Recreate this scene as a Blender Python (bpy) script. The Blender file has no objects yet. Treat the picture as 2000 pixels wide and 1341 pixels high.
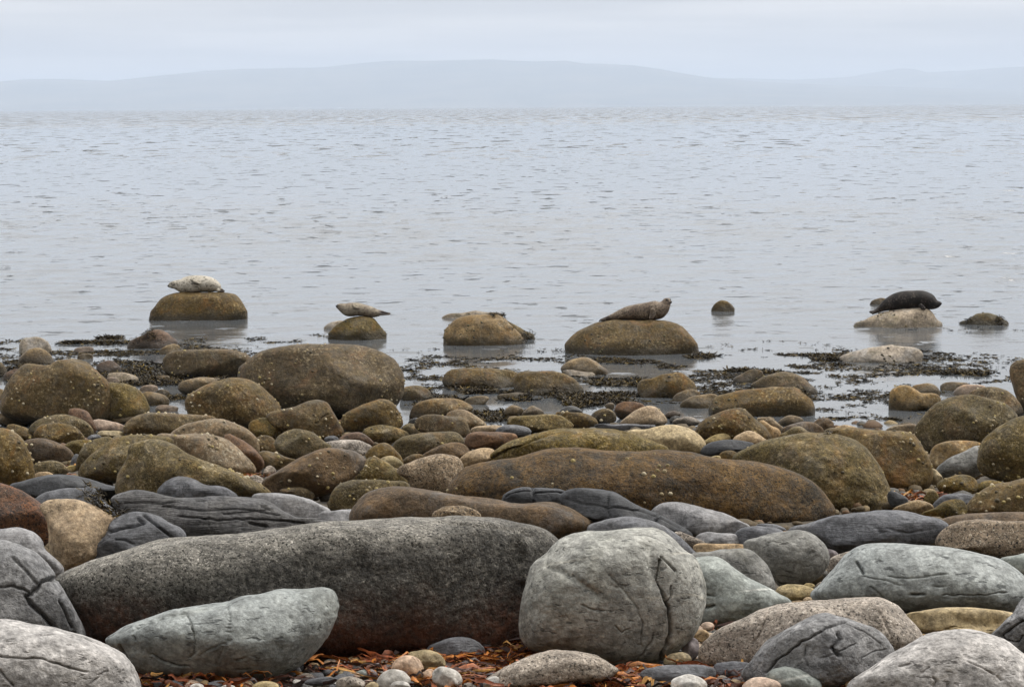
import bpy, bmesh, math, random
import numpy as np
from mathutils import Vector, Matrix

# ------------------------------------------------------------------ camera, sky, sun, exposure
scene = bpy.context.scene
col = scene.collection
FPX = 5000.0                      # focal length in photo pixels (2000 px wide picture)
CAMH = 5.0                        # eye height above the sea
ROLL = math.atan(14.0 / 2000.0)   # the photographed horizon climbs 14 px to the right
PITCH = math.atan(462.5 / FPX)
cam_data = bpy.data.cameras.new('camera')
cam = bpy.data.objects.new('camera', cam_data)
col.objects.link(cam)
scene.camera = cam
fwd = Vector((0, math.cos(PITCH), -math.sin(PITCH)))
right = Vector((math.cos(ROLL), 0, -math.sin(ROLL)))
right = (right - fwd * right.dot(fwd)).normalized()
upv = right.cross(fwd).normalized()
rot = Matrix((right, upv, -fwd)).transposed()
cam.matrix_world = Matrix.Translation((0, 0, CAMH)) @ rot.to_4x4()
cam_data.sensor_width = 36.0
cam_data.sensor_fit = 'HORIZONTAL'
cam_data.lens = 36.0 * FPX / 2000.0
cam_data.clip_start = 0.5
cam_data.clip_end = 90000

SUN_EL, SUN_AZ = math.radians(58), math.radians(68)      # azimuth from +Y (out to sea) towards +X
world = bpy.data.worlds.new('World')
scene.world = world
world.use_nodes = True
nt = world.node_tree
nt.nodes.clear()
N = nt.nodes.new
L = nt.links.new
w_out = N('ShaderNodeOutputWorld'); w_bg = N('ShaderNodeBackground')
sky = N('ShaderNodeTexSky'); sky.sky_type = 'NISHITA'; sky.sun_disc = False
sky.sun_elevation = SUN_EL; sky.sun_rotation = SUN_AZ
sky.air_density = 1.0; sky.dust_density = 3.0; sky.ozone_density = 1.5
w_tc = N('ShaderNodeTexCoord')
w_sep = N('ShaderNodeSeparateXYZ'); L(w_tc.outputs['Generated'], w_sep.inputs[0])
w_up = N('ShaderNodeMath'); w_up.operation = 'MAXIMUM'; w_up.inputs[1].default_value = 0.0
L(w_sep.outputs['Z'], w_up.inputs[0])
# an even overcast: the cloud deck brightens gently from the horizon to the zenith
w_sq = N('ShaderNodeMath'); w_sq.operation = 'SQRT'; L(w_up.outputs[0], w_sq.inputs[0])
w_grad = N('ShaderNodeMath'); w_grad.operation = 'MULTIPLY_ADD'
w_grad.inputs[1].default_value = 1.05; w_grad.inputs[2].default_value = 0.92
L(w_sq.outputs[0], w_grad.inputs[0])
# the veiled sun leaves a broad soft brightening in the cloud on its side
w_dot = N('ShaderNodeVectorMath'); w_dot.operation = 'DOT_PRODUCT'; L(w_tc.outputs['Generated'], w_dot.inputs[0])
w_dot.inputs[1].default_value = (math.sin(SUN_AZ) * math.cos(SUN_EL), math.cos(SUN_AZ) * math.cos(SUN_EL), math.sin(SUN_EL))
w_dm = N('ShaderNodeMath'); w_dm.operation = 'MAXIMUM'; w_dm.inputs[1].default_value = 0; L(w_dot.outputs['Value'], w_dm.inputs[0])
w_pw = N('ShaderNodeMath'); w_pw.operation = 'POWER'; w_pw.inputs[1].default_value = 2.5; L(w_dm.outputs[0], w_pw.inputs[0])
w_gl = N('ShaderNodeMath'); w_gl.operation = 'MULTIPLY_ADD'; w_gl.inputs[1].default_value = 0.55; L(w_pw.outputs[0], w_gl.inputs[0]); L(w_grad.outputs[0], w_gl.inputs[2])
# soft flat cloud layers (project the view direction on a plane overhead)
w_den = N('ShaderNodeMath'); w_den.operation = 'ADD'; w_den.inputs[1].default_value = 0.035
L(w_up.outputs[0], w_den.inputs[0])
w_dx = N('ShaderNodeMath'); w_dx.operation = 'DIVIDE'; L(w_sep.outputs['X'], w_dx.inputs[0]); L(w_den.outputs[0], w_dx.inputs[1])
w_dy = N('ShaderNodeMath'); w_dy.operation = 'DIVIDE'; L(w_sep.outputs['Y'], w_dy.inputs[0]); L(w_den.outputs[0], w_dy.inputs[1])
w_cb = N('ShaderNodeCombineXYZ'); L(w_dx.outputs[0], w_cb.inputs[0]); L(w_dy.outputs[0], w_cb.inputs[1])
w_no = N('ShaderNodeTexNoise'); w_no.inputs['Scale'].default_value = 0.42
w_no.inputs['Detail'].default_value = 5; w_no.inputs['Roughness'].default_value = 0.5
L(w_cb.outputs[0], w_no.inputs['Vector'])
w_rmp = N('ShaderNodeMapRange'); w_rmp.inputs[1].default_value = 0.40; w_rmp.inputs[2].default_value = 0.62
w_rmp.inputs[3].default_value = 0.0; w_rmp.inputs[4].default_value = 1.0
L(w_no.outputs['Fac'], w_rmp.inputs[0])
w_cmix = N('ShaderNodeMix'); w_cmix.data_type = 'RGBA'
w_cmix.inputs[6].default_value = (3.2, 3.2, 3.2, 1)      # grey-blue cloud base
w_cmix.inputs[7].default_value = (4.2, 4.1, 3.98, 1)    # thinner, whiter cloud
L(w_rmp.outputs[0], w_cmix.inputs[0])
w_mul = N('ShaderNodeVectorMath'); w_mul.operation = 'SCALE'
L(w_cmix.outputs[2], w_mul.inputs[0]); L(w_gl.outputs[0], w_mul.inputs['Scale'])
w_mix = N('ShaderNodeMix'); w_mix.data_type = 'RGBA'; w_mix.inputs[0].default_value = 0.95
L(sky.outputs[0], w_mix.inputs[6]); L(w_mul.outputs[0], w_mix.inputs[7])
L(w_mix.outputs[2], w_bg.inputs['Color'])
w_bg.inputs['Strength'].default_value = 0.1
L(w_bg.outputs[0], w_out.inputs['Surface'])

sun_data = bpy.data.lights.new('sun', 'SUN')
sun_data.energy = 1.4
sun_data.angle = math.radians(22)
sun_data.color = (1.0, 0.95, 0.88)
sun = bpy.data.objects.new('sun', sun_data)
col.objects.link(sun)
sdir = Vector((math.sin(SUN_AZ) * math.cos(SUN_EL), math.cos(SUN_AZ) * math.cos(SUN_EL), math.sin(SUN_EL)))
sun.rotation_euler = sdir.to_track_quat('Z', 'Y').to_euler()
sun.location = (20, 20, 60)

scene.view_settings.view_transform = 'Standard'
scene.view_settings.look = 'None'
scene.view_settings.gamma = 1.0
scene.view_settings.exposure = 0.92
scene.view_settings.use_curve_mapping = False
scene.render.engine = 'CYCLES'
scene.cycles.use_denoising = True
scene.cycles.max_bounces = 6
scene.cycles.volume_bounces = 3
scene.cycles.volume_max_steps = 64
scene.cycles.caustics_reflective = False
scene.cycles.caustics_refractive = False

# ------------------------------------------------------------------ helpers
RNG = np.random.default_rng(11)
random.seed(5)
CAM = np.array([0.0, 0.0, CAMH])
FW, RT, UP = (np.array(v) for v in (fwd, right, upv))


def ray(px, py):
    d = FW * FPX + RT * (px - 1000.0) + UP * (670.5 - py)
    return d / np.linalg.norm(d)


def prof(y):
    """height of the beach above the sea at distance y"""
    y = np.asarray(y, float)
    up = 1.85 * (40.0 - y) / 26.0
    dn = np.maximum(-0.035 * (y - 40.0), -2.5)
    return np.where(y < 40.0, np.minimum(up, 3.2), dn)


def hit(px, py, level=None):
    """distance along the pixel's ray to the beach (or to a level sheet)"""
    d = ray(px, py)
    if level is not None:
        return (level - CAMH) / d[2]
    a, b = 3.0, 400.0
    for _ in range(60):
        m = 0.5 * (a + b)
        p = CAM + d * m
        if p[2] > max(float(prof(p[1])), 0.0 if p[1] > 40 else -9):
            a = m
        else:
            b = m
    return 0.5 * (a + b)


def at(px, py, t):
    return CAM + ray(px, py) * t


def project(P):
    q = P - CAM
    z = q @ FW
    return np.stack([1000 + FPX * (q @ RT) / z, 670.5 - FPX * (q @ UP) / z], -1)


def _hash(ix, iy, iz, s):
    h = (ix * 374761393 + iy * 668265263 + iz * 2147483647 + s * 1274126177) & 0xFFFFFFFF
    h = ((h ^ (h >> 13)) * 1274126177) & 0xFFFFFFFF
    h = (h ^ (h >> 16)) & 0xFFFFFF
    return h.astype(np.float64) / 0xFFFFFF * 2 - 1


def vnoise(P, seed=0):
    P = np.asarray(P, float)
    I = np.floor(P).astype(np.int64)
    F = P - I
    F = F * F * F * (F * (F * 6 - 15) + 10)
    r = 0
    for dx in (0, 1):
        for dy in (0, 1):
            for dz in (0, 1):
                w = (F[..., 0] if dx else 1 - F[..., 0]) * (F[..., 1] if dy else 1 - F[..., 1]) * (F[..., 2] if dz else 1 - F[..., 2])
                r = r + w * _hash(I[..., 0] + dx, I[..., 1] + dy, I[..., 2] + dz, seed)
    return r


def fbm(P, octaves=3, seed=0, gain=0.5):
    r, a = 0, 1.0
    for o in range(octaves):
        r = r + a * vnoise(P * (2.03 ** o) + 17.3 * o, seed + o)
        a *= gain
    return r


def mesh_from(name, V, faces, mats=None, smooth=True, attrs=None):
    """V (n,3); faces: (m,4) or (m,3) int array, or a list of such arrays"""
    me = bpy.data.meshes.new(name)
    if not isinstance(faces, (list, tuple)):
        faces = [faces]
    faces = [np.asarray(f, np.int32) for f in faces if len(f)]
    V = np.ascontiguousarray(V, np.float32)
    me.vertices.add(len(V))
    me.vertices.foreach_set('co', V.ravel())
    loops = np.concatenate([f.ravel() for f in faces])
    sizes = np.concatenate([np.full(len(f), f.shape[1], np.int32) for f in faces])
    starts = np.concatenate([[0], np.cumsum(sizes)[:-1]]).astype(np.int32)
    me.loops.add(len(loops))
    me.loops.foreach_set('vertex_index', loops)
    me.polygons.add(len(sizes))
    me.polygons.foreach_set('loop_start', starts)
    try:
        me.polygons.foreach_set('loop_total', sizes)
    except Exception:
        pass
    me.update(calc_edges=True)
    me.polygons.foreach_set('use_smooth', np.full(len(sizes), smooth, bool))
    if attrs:
        for k, v in attrs.items():
            v = np.asarray(v, np.float32)
            if v.ndim == 1:
                a = me.attributes.new(k, 'FLOAT', 'POINT'); a.data.foreach_set('value', v)
            else:
                c4 = np.ones((len(v), 4), np.float32); c4[:, :3] = v
                a = me.color_attributes.new(k, 'FLOAT_COLOR', 'POINT'); a.data.foreach_set('color', c4.ravel())
    for m in (mats or []):
        me.materials.append(m)
    me.validate()
    return me


def link(name, me, parent=None, loc=None):
    o = bpy.data.objects.new(name, me)
    col.objects.link(o)
    if parent is not None:
        o.parent = parent
    if loc is not None:
        o.location = loc
    return o


def tag(o, label=None, cat=None, group=None, kind=None):
    if label: o['label'] = label
    if cat: o['category'] = cat
    if group: o['group'] = group
    if kind: o['kind'] = kind
    return o


_cs = {}


def cube_sphere(n):
    if n in _cs:
        return _cs[n]
    t = np.tan(np.linspace(-1, 1, n + 1) * math.pi / 4)
    A, B = np.meshgrid(t, t, indexing='ij')
    O = np.ones_like(A)
    Vs, Fs, off = [], [], 0
    idx = np.arange((n + 1) ** 2).reshape(n + 1, n + 1)
    q = np.stack([idx[:-1, :-1], idx[1:, :-1], idx[1:, 1:], idx[:-1, 1:]], -1).reshape(-1, 4)
    for s in (1, -1):
        for ax in range(3):
            c = [None] * 3
            c[ax] = s * O; c[(ax + 1) % 3] = A; c[(ax + 2) % 3] = B
            Vs.append(np.stack(c, -1).reshape(-1, 3))
            Fs.append((q if s > 0 else q[:, ::-1]) + off)
            off += (n + 1) ** 2
    V = np.concatenate(Vs); F = np.concatenate(Fs)
    V /= np.linalg.norm(V, axis=1, keepdims=True)
    _, first, inv = np.unique(np.round(V, 5), axis=0, return_index=True, return_inverse=True)
    inv = inv.reshape(-1)
    _cs[n] = (V[first], inv[F].astype(np.int32))
    return _cs[n]


def vert_normals(V, F):
    fn = np.cross(V[F[:, 2]] - V[F[:, 0]], V[F[:, 3] if F.shape[1] == 4 else F[:, 1]] - V[F[:, 1] if F.shape[1] == 4 else F[:, 0]])
    if F.shape[1] == 3:
        fn = np.cross(V[F[:, 1]] - V[F[:, 0]], V[F[:, 2]] - V[F[:, 0]])
    n = np.zeros_like(V)
    for k in range(F.shape[1]):
        np.add.at(n, F[:, k], fn)
    return n / (np.linalg.norm(n, axis=1, keepdims=True) + 1e-12)

# ------------------------------------------------------------------ materials
def new_mat(name):
    m = bpy.data.materials.new(name)
    m.use_nodes = True
    t = m.node_tree
    t.nodes.clear()
    out = t.nodes.new('ShaderNodeOutputMaterial')
    b = t.nodes.new('ShaderNodeBsdfPrincipled')
    t.links.new(b.outputs[0], out.inputs['Surface'])
    return m, t, b, out


def n_noise(t, vec, scale, detail=4, rough=0.55, dist=0.0):
    n = t.nodes.new('ShaderNodeTexNoise')
    n.inputs['Scale'].default_value = scale
    n.inputs['Detail'].default_value = detail
    n.inputs['Roughness'].default_value = rough
    n.inputs['Distortion'].default_value = dist
    t.links.new(vec, n.inputs['Vector'])
    return n.outputs['Fac']


def n_range(t, v, a, b, c=0.0, d=1.0, smooth=True):
    n = t.nodes.new('ShaderNodeMapRange')
    n.interpolation_type = 'SMOOTHSTEP' if smooth else 'LINEAR'
    for i, x in enumerate((a, b, c, d)):
        n.inputs[i + 1].default_value = x
    t.links.new(v, n.inputs[0])
    return n.outputs[0]


def n_mix(t, f, a, b, blend='MIX'):
    n = t.nodes.new('ShaderNodeMix')
    n.data_type = 'RGBA'
    n.blend_type = blend
    for k, v in ((0, f), (6, a), (7, b)):
        if isinstance(v, bpy.types.NodeSocket):
            t.links.new(v, n.inputs[k])
        else:
            n.inputs[k].default_value = v if k == 0 else (*v, 1)
    return n.outputs[2]


def n_math(t, op, a, b=None):
    n = t.nodes.new('ShaderNodeMath')
    n.operation = op
    for k, v in enumerate((a, b)):
        if v is None:
            continue
        if isinstance(v, bpy.types.NodeSocket):
            t.links.new(v, n.inputs[k])
        else:
            n.inputs[k].default_value = v
    return n.outputs[0]


def n_map(t, vec, scale=(1, 1, 1), rotation=(0, 0, 0)):
    n = t.nodes.new('ShaderNodeMapping')
    n.inputs['Scale'].default_value = scale
    n.inputs['Rotation'].default_value = rotation
    t.links.new(vec, n.inputs['Vector'])
    return n.outputs[0]


def rock_mat(name, c1, c2, patch=3.0, light=None, dark=None, grain=90.0, lt=(0.60, 0.68), dk=(0.36, 0.28), fine=0.25,
             rust=None, rust_z=(0.1, 0.5), flecks=None, fleck_scale=30, cracks=0.0, crack_scale=4.0, veins=None,
             stain=None, stain_amt=0.7, stain_rng=(0.50, 0.66), rough=0.8, bump=0.25, spec=0.35, layer=0.0, hue=0.12, wet_amt=0.75, acc=None, crust=None, zone=None, zone_z=(0.4, 0.7)):
    m, t, b, out = new_mat(name)
    tc = t.nodes.new('ShaderNodeTexCoord')
    oi = t.nodes.new('ShaderNodeObjectInfo')
    add = t.nodes.new('ShaderNodeVectorMath'); add.operation = 'MULTIPLY_ADD'
    t.links.new(oi.outputs['Random'], add.inputs[0])
    add.inputs[1].default_value = (37.0, 53.0, 71.0)
    t.links.new(tc.outputs['Object'], add.inputs[2])
    v = add.outputs[0]
    big = n_noise(t, v, patch, 5, 0.6, 0.4)
    c = n_mix(t, n_range(t, big, 0.36, 0.64), c1, c2)
    if stain:
        s = n_noise(t, v, patch * 0.6, 6, 0.65, 0.8)
        c = n_mix(t, n_range(t, s, stain_rng[0], stain_rng[1], 0, stain_amt), c, stain)
    fn = n_noise(t, v, grain * 0.45, 3, 0.7)
    c = n_mix(t, fine, c, n_mix(t, n_range(t, fn, 0.3, 0.7), tuple(x * 0.35 for x in c1), tuple(min(1, x * 1.9) for x in c2)))
    if dark:
        g = n_noise(t, v, grain, 2, 0.6)
        c = n_mix(t, n_range(t, g, dk[0], dk[1]), c, dark)
    if light:
        g = n_noise(t, n_map(t, v, (1, 1, 1), (0.7, 0.4, 0.2)), grain * 1.15, 2, 0.6)
        c = n_mix(t, n_range(t, g, lt[0], lt[1]), c, light)
    if zone:   # a dark tone over the lower part of the stone, its edge broken by noise
        sp = t.nodes.new('ShaderNodeSeparateXYZ'); t.links.new(tc.outputs['Object'], sp.inputs[0])
        zz = n_math(t, 'ADD', sp.outputs['Z'], n_math(t, 'MULTIPLY', n_math(t, 'SUBTRACT', n_noise(t, v, 1.4, 6, 0.6), 0.5), 0.8))
        zz = n_math(t, 'SUBTRACT', zz, n_math(t, 'MULTIPLY', sp.outputs['X'], 0.10))
        f = n_math(t, 'MULTIPLY', n_range(t, zz, zone_z[1], zone_z[0], 0, 0.9), n_range(t, n_noise(t, v, 30, 3, 0.7), 0.30, 0.62, 0.55, 1))
        c = n_mix(t, f, c, zone)
    if rust:
        sep = t.nodes.new('ShaderNodeSeparateXYZ'); t.links.new(tc.outputs['Object'], sep.inputs[0])
        rz = n_math(t, 'ADD', sep.outputs['Z'], n_math(t, 'MULTIPLY', n_math(t, 'SUBTRACT', n_noise(t, v, 3.0, 5, 0.6), 0.5), 0.55))
        f = n_range(t, rz, rust_z[1], rust_z[0], 0, 1)
        f = n_math(t, 'MULTIPLY', f, n_range(t, n_noise(t, v, 22, 4, 0.7), 0.32, 0.6, 0.3, 0.85))
        c = n_mix(t, f, c, rust)
    h_add = []
    if flecks:
        vs = n_map(t, v, (0.45, 1, 1.5), (0.2, 0.7, 0.5))
        g = n_noise(t, vs, fleck_scale, 3, 0.55)
        f = n_range(t, g, 0.60, 0.68, 0, 0.85)
        c = n_mix(t, f, c, flecks)
        h_add.append((n_math(t, 'SUBTRACT', 1.0, f), 0.35))
    if cracks > 0:
        wv = t.nodes.new('ShaderNodeVectorMath'); wv.operation = 'MULTIPLY_ADD'
        nz = t.nodes.new('ShaderNodeTexNoise'); nz.inputs['Scale'].default_value = crack_scale * 1.3; nz.inputs['Detail'].default_value = 5
        t.links.new(v, nz.inputs['Vector'])
        t.links.new(nz.outputs['Color'], wv.inputs[0])
        wv.inputs[1].default_value = (0.9 / crack_scale,) * 3
        t.links.new(v, wv.inputs[2])
        vo = t.nodes.new('ShaderNodeTexVoronoi'); vo.feature = 'DISTANCE_TO_EDGE'
        vo.inputs['Scale'].default_value = crack_scale
        t.links.new(wv.outputs[0], vo.inputs['Vector'])
        f = n_range(t, vo.outputs['Distance'], 0.018, 0.004, 0, 0.8)
        f = n_math(t, 'MULTIPLY', f, n_range(t, n_noise(t, v, crack_scale * 0.9, 3), 0.48, 0.66, 0, cracks))
        c = n_mix(t, f, c, tuple(x * 0.18 for x in c1))
        h_add.append((n_math(t, 'SUBTRACT', 1.0, f), 0.25))
    if veins:
        vs = n_map(t, v, (0.35, 1, 1), (0.3, 0.35, 0.2))
        wv = t.nodes.new('ShaderNodeTexWave'); wv.inputs['Scale'].default_value = 1.3
        wv.inputs['Distortion'].default_value = 3.5; wv.inputs['Detail'].default_value = 3; wv.inputs['Detail Scale'].default_value = 0.8
        wv.bands_direction = 'Z'
        t.links.new(vs, wv.inputs['Vector'])
        f = n_range(t, wv.outputs['Fac'], 0.985, 0.999, 0, 0.8)
        f = n_math(t, 'MULTIPLY', f, n_range(t, n_noise(t, v, 2.5, 3), 0.45, 0.55))
        c = n_mix(t, f, c, veins)
    if acc:
        for q_, (ac, am, sc_) in enumerate(acc):
            g = n_noise(t, n_map(t, v, (1, 1, 1), (0.3 * q_, 0.9, 0.5 * q_)), sc_, 6, 0.7, 0.6)
            c = n_mix(t, n_range(t, g, 0.50, 0.68, 0, am), c, ac)
    if crust:   # barnacle crust in broken patches
        g = n_math(t, 'MULTIPLY', n_range(t, n_noise(t, v, 24, 3, 0.7), 0.54, 0.62), n_range(t, n_noise(t, v, 2.2, 4, 0.6), 0.44, 0.60, 0.12, 0.9))
        c = n_mix(t, g, c, crust)
    m2 = n_range(t, n_noise(t, v, 15, 5, 0.7, 0.4), 0.32, 0.68, 0.66, 1.36, False)
    mo = n_range(t, n_noise(t, v, 6.5, 6, 0.68, 0.3), 0.30, 0.70, 0.62, 1.36, False)
    mf = n_range(t, n_noise(t, v, 34, 5, 0.75), 0.32, 0.68, 0.66, 1.34, False)
    k_ = n_math(t, 'MULTIPLY', n_math(t, 'MULTIPLY', mo, mf), m2)
    cbk = t.nodes.new('ShaderNodeCombineXYZ')
    for i_ in range(3):
        t.links.new(k_, cbk.inputs[i_])
    c = n_mix(t, 1.0, c, cbk.outputs[0], 'MULTIPLY')
    # carved cracks and veins drawn on single boulders; their dark shade is painted in
    at_ = t.nodes.new('ShaderNodeAttribute'); at_.attribute_name = 'crack'
    c = n_mix(t, n_math(t, 'MULTIPLY', at_.outputs['Fac'], 0.45), c, tuple(x * 0.14 for x in c1))
    gp = t.nodes.new('ShaderNodeNewGeometry')
    sz = t.nodes.new('ShaderNodeSeparateXYZ'); t.links.new(gp.outputs['Position'], sz.inputs[0])
    wz = n_math(t, 'ADD', sz.outputs['Z'], n_math(t, 'MULTIPLY', n_noise(t, v, 5, 4, 0.6), 0.16))
    wet = n_range(t, wz, 0.33, 0.13, 0, 1)
    c = n_mix(t, n_math(t, 'MULTIPLY', wet, wet_amt), c, (0.022, 0.018, 0.010))
    # each stone a little lighter, darker or warmer than the next
    hs = t.nodes.new('ShaderNodeHueSaturation')
    t.links.new(c, hs.inputs['Color'])
    t.links.new(n_range(t, oi.outputs['Random'], 0, 1, 1 - hue, 1 + hue, False), hs.inputs['Value'])
    rr = n_math(t, 'FRACT', n_math(t, 'MULTIPLY', oi.outputs['Random'], 7.31))
    t.links.new(n_range(t, rr, 0, 1, 0.82, 1.12, False), hs.inputs['Saturation'])
    t.links.new(hs.outputs[0], b.inputs['Base Color'])
    rg = n_range(t, n_noise(t, v, 8, 4, 0.6), 0.3, 0.7, rough - 0.12, min(1, rough + 0.12))
    t.links.new(n_math(t, 'SUBTRACT', rg, n_math(t, 'MULTIPLY', wet, 0.3)), b.inputs['Roughness'])
    b.inputs['Specular IOR Level'].default_value = spec
    # relief
    h = n_math(t, 'MULTIPLY', n_noise(t, v, grain * 0.5, 5, 0.65), 0.5)
    h = n_math(t, 'ADD', h, n_math(t, 'MULTIPLY', n_noise(t, v, 9, 6, 0.6), 1.3))
    if layer > 0:
        vs = n_map(t, v, (0.6, 2, 7), (0.12, 0.2, 0))
        h = n_math(t, 'ADD', h, n_math(t, 'MULTIPLY', n_noise(t, vs, 7, 6, 0.7), layer))
    for s, a in h_add:
        h = n_math(t, 'ADD', h, n_math(t, 'MULTIPLY', s, a))
    bp = t.nodes.new('ShaderNodeBump')
    bp.inputs['Strength'].default_value = min(1.0, bump * 1.6)
    bp.inputs['Distance'].default_value = 0.05
    t.links.new(h, bp.inputs['Height'])
    t.links.new(bp.outputs[0], b.inputs['Normal'])
    return m


M = {}
M['olive'] = rock_mat('weedy_brown_stone', (0.06931, 0.04298, 0.0127), (0.1096, 0.07117, 0.02257), 1.4, light=(0.1908, 0.1343, 0.04232), dark=(0.01979, 0.01343, 0.005172),
                      grain=50, lt=(0.62, 0.74), dk=(0.38, 0.26), stain=(0.03182, 0.02081, 0.007054), stain_amt=0.65, rough=0.72, bump=0.35, acc=[((0.1904, 0.08925, 0.02352), .55, 2.6), ((0.112, 0.0987, 0.0735), .5, 3.4), ((0.0616, 0.0525, 0.02156), .4, 2.0)], crust=(0.2576, 0.1943, 0.098))
M['oliveg'] = rock_mat('grainy_olive_granite', (0.07773, 0.05412, 0.01565), (0.1151, 0.08085, 0.02394), 1.8, light=(0.2014, 0.1507, 0.04605), dark=(0.0144, 0.01165, 0.005065),
                       grain=66, lt=(0.58, 0.70), dk=(0.44, 0.32), stain=(0.04462, 0.03768, 0.0129), stain_amt=0.65, rough=0.8, bump=0.45, acc=[((0.2166, 0.1219, 0.03332), .5, 3.0), ((0.1596, 0.1378, 0.1029), .55, 2.6), ((0.0684, 0.05936, 0.02744), .4, 2.2)], crust=(0.2736, 0.212, 0.1078))
M['rustg'] = rock_mat('rusty_granite', (0.083, 0.04578, 0.0147), (0.1199, 0.06988, 0.02161), 2.6, light=(0.1937, 0.1639, 0.09509), dark=(0.009228, 0.008669, 0.006917),
                      grain=60, lt=(0.63, 0.71), dk=(0.46, 0.36), stain=(0.02537, 0.0241, 0.01859), stain_amt=0.85, rough=0.8, bump=0.45, acc=[((0.035, 0.033, 0.028), .75, 2.2), ((0.21, 0.115, 0.032), .6, 3.2)])
M['darkg'] = rock_mat('dark_speckled_granite', (0.15, 0.14, 0.12), (0.215, 0.20, 0.17), 1.6, light=(0.46, 0.43, 0.37), dark=(0.015, 0.014, 0.012),
                      grain=62, lt=(0.57, 0.70), dk=(0.47, 0.34), fine=0.35, zone=(0.013, 0.0115, 0.009), zone_z=(0.62, 0.92), rust=(0.115, 0.037, 0.012), rust_z=(0.20, 0.62), rough=0.8, bump=0.5)
M['brng'] = rock_mat('brown_grey_granite', (0.08614, 0.05796, 0.03285), (0.1158, 0.07762, 0.04327), 2.0, light=(0.1777, 0.1326, 0.08014), dark=(0.02422, 0.01865, 0.01282),
                     grain=80, lt=(0.62, 0.72), dk=(0.40, 0.28), stain=(0.0646, 0.04912, 0.03405), stain_amt=0.7, rough=0.75, bump=0.35, acc=[((0.18, 0.105, 0.045), .5, 2.4), ((0.12, 0.115, 0.11), .6, 2.8)])
M['redg'] = rock_mat('rust_red_granite', (0.072, 0.044, 0.028), (0.136, 0.06, 0.028), 4.5, light=(0.24, 0.16, 0.104), dark=(0.016, 0.0144, 0.0144),
                     grain=60, lt=(0.64, 0.72), dk=(0.46, 0.36), stain=(0.04, 0.036, 0.0336), stain_amt=0.9, rough=0.75, bump=0.45)
M['tan'] = rock_mat('tan_granite', (0.288, 0.195, 0.095), (0.36, 0.2574, 0.1444), 2.4, light=(0.44, 0.351, 0.228), dark=(0.096, 0.078, 0.0608),
                    grain=70, lt=(0.64, 0.74), dk=(0.38, 0.27), stain=(0.272, 0.1482, 0.0456), stain_amt=0.5, rough=0.75, bump=0.3)
M['ochre'] = rock_mat('ochre_sandstone', (0.288, 0.2067, 0.0874), (0.368, 0.2808, 0.1406), 2.6, grain=60, dark=(0.128, 0.0858, 0.0304), dk=(0.36, 0.26),
                      stain=(0.216, 0.156, 0.0608), stain_amt=0.6, rough=0.7, bump=0.25)
M['tide'] = rock_mat('tan_tide_stone', (0.1339, 0.0884, 0.03869), (0.1913, 0.1311, 0.06181), 3.0, light=(0.2551, 0.1951, 0.1021), dark=(0.04464, 0.03049, 0.01612),
                     grain=60, lt=(0.66, 0.76), dk=(0.36, 0.26), stain=(0.08289, 0.05182, 0.0215), stain_amt=0.7, rough=0.7, bump=0.3, acc=[((0.216, 0.1133, 0.03332), .5, 3.0), ((0.2052, 0.1802, 0.1372), .45, 2.6)], crust=(0.3132, 0.2575, 0.1617))
M['wetred'] = rock_mat('red_brown_stone', (0.0891, 0.04455, 0.02138), (0.1247, 0.06831, 0.03267), 4.0, dark=(0.0297, 0.01782, 0.01188), grain=60, dk=(0.36, 0.28),
                       stain=(0.04455, 0.0297, 0.01782), stain_amt=0.7, rough=0.65, bump=0.3)
M['palew'] = rock_mat('pale_barnacled_stone', (0.275, 0.2208, 0.1556), (0.35, 0.2862, 0.2135), 2.2, light=(0.4166, 0.368, 0.3024), dark=(0.1167, 0.09405, 0.05781), grain=45,
                      lt=(0.64, 0.74), dk=(0.38, 0.26), stain=(0.1667, 0.1309, 0.06669), stain_amt=0.6, rough=0.75, bump=0.3, wet_amt=0.4, acc=[((0.168, 0.1437, 0.075), .55, 3.0), ((0.336, 0.3335, 0.325), .5, 2.4)])
M['grey'] = rock_mat('grey_green_greywacke', (0.24, 0.2582, 0.2524), (0.2857, 0.3022, 0.2914), 2.4, grain=70, fine=0.14, flecks=(0.08084, 0.0877, 0.08653),
                     fleck_scale=19, cracks=0.12, crack_scale=2.2, stain=(0.167, 0.1742, 0.1521), stain_amt=0.45, rough=0.72, bump=0.22)
M['grn'] = rock_mat('pale_green_slate', (0.2173, 0.2361, 0.2199), (0.2645, 0.2824, 0.2605), 2.6, grain=80, fine=0.12, cracks=0.45, crack_scale=3.0,
                    veins=(0.469, 0.4801, 0.4437), stain=(0.1498, 0.1592, 0.1315), stain_amt=0.6, rough=0.68, bump=0.2)
M['wht'] = rock_mat('pale_veined_greywacke', (0.2937, 0.2951, 0.2663), (0.3656, 0.3616, 0.3261), 2.6, grain=60, fine=0.16, flecks=(0.1107, 0.113, 0.103), fleck_scale=26,
                    cracks=0.5, crack_scale=5.0, veins=(0.4846, 0.4685, 0.4042), stain=(0.1873, 0.1841, 0.1462), stain_amt=0.5, rough=0.75, bump=0.3)
M['pale'] = rock_mat('pale_grey_stone', (0.3263, 0.3138, 0.3017), (0.3969, 0.3784, 0.3603), 2.5, grain=60, fine=0.18, flecks=(0.1411, 0.1332, 0.1257), fleck_scale=24,
                     cracks=0.45, crack_scale=4.0, rough=0.8, bump=0.3)
M['cgrey'] = rock_mat('cracked_grey_stone', (0.168, 0.1695, 0.1756), (0.2394, 0.2375, 0.2354), 2.2, grain=55, fine=0.3, dark=(0.0756, 0.07371, 0.0798), dk=(0.37, 0.26),
                      cracks=0.55, crack_scale=3.2, rough=0.8, bump=0.4)
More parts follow.
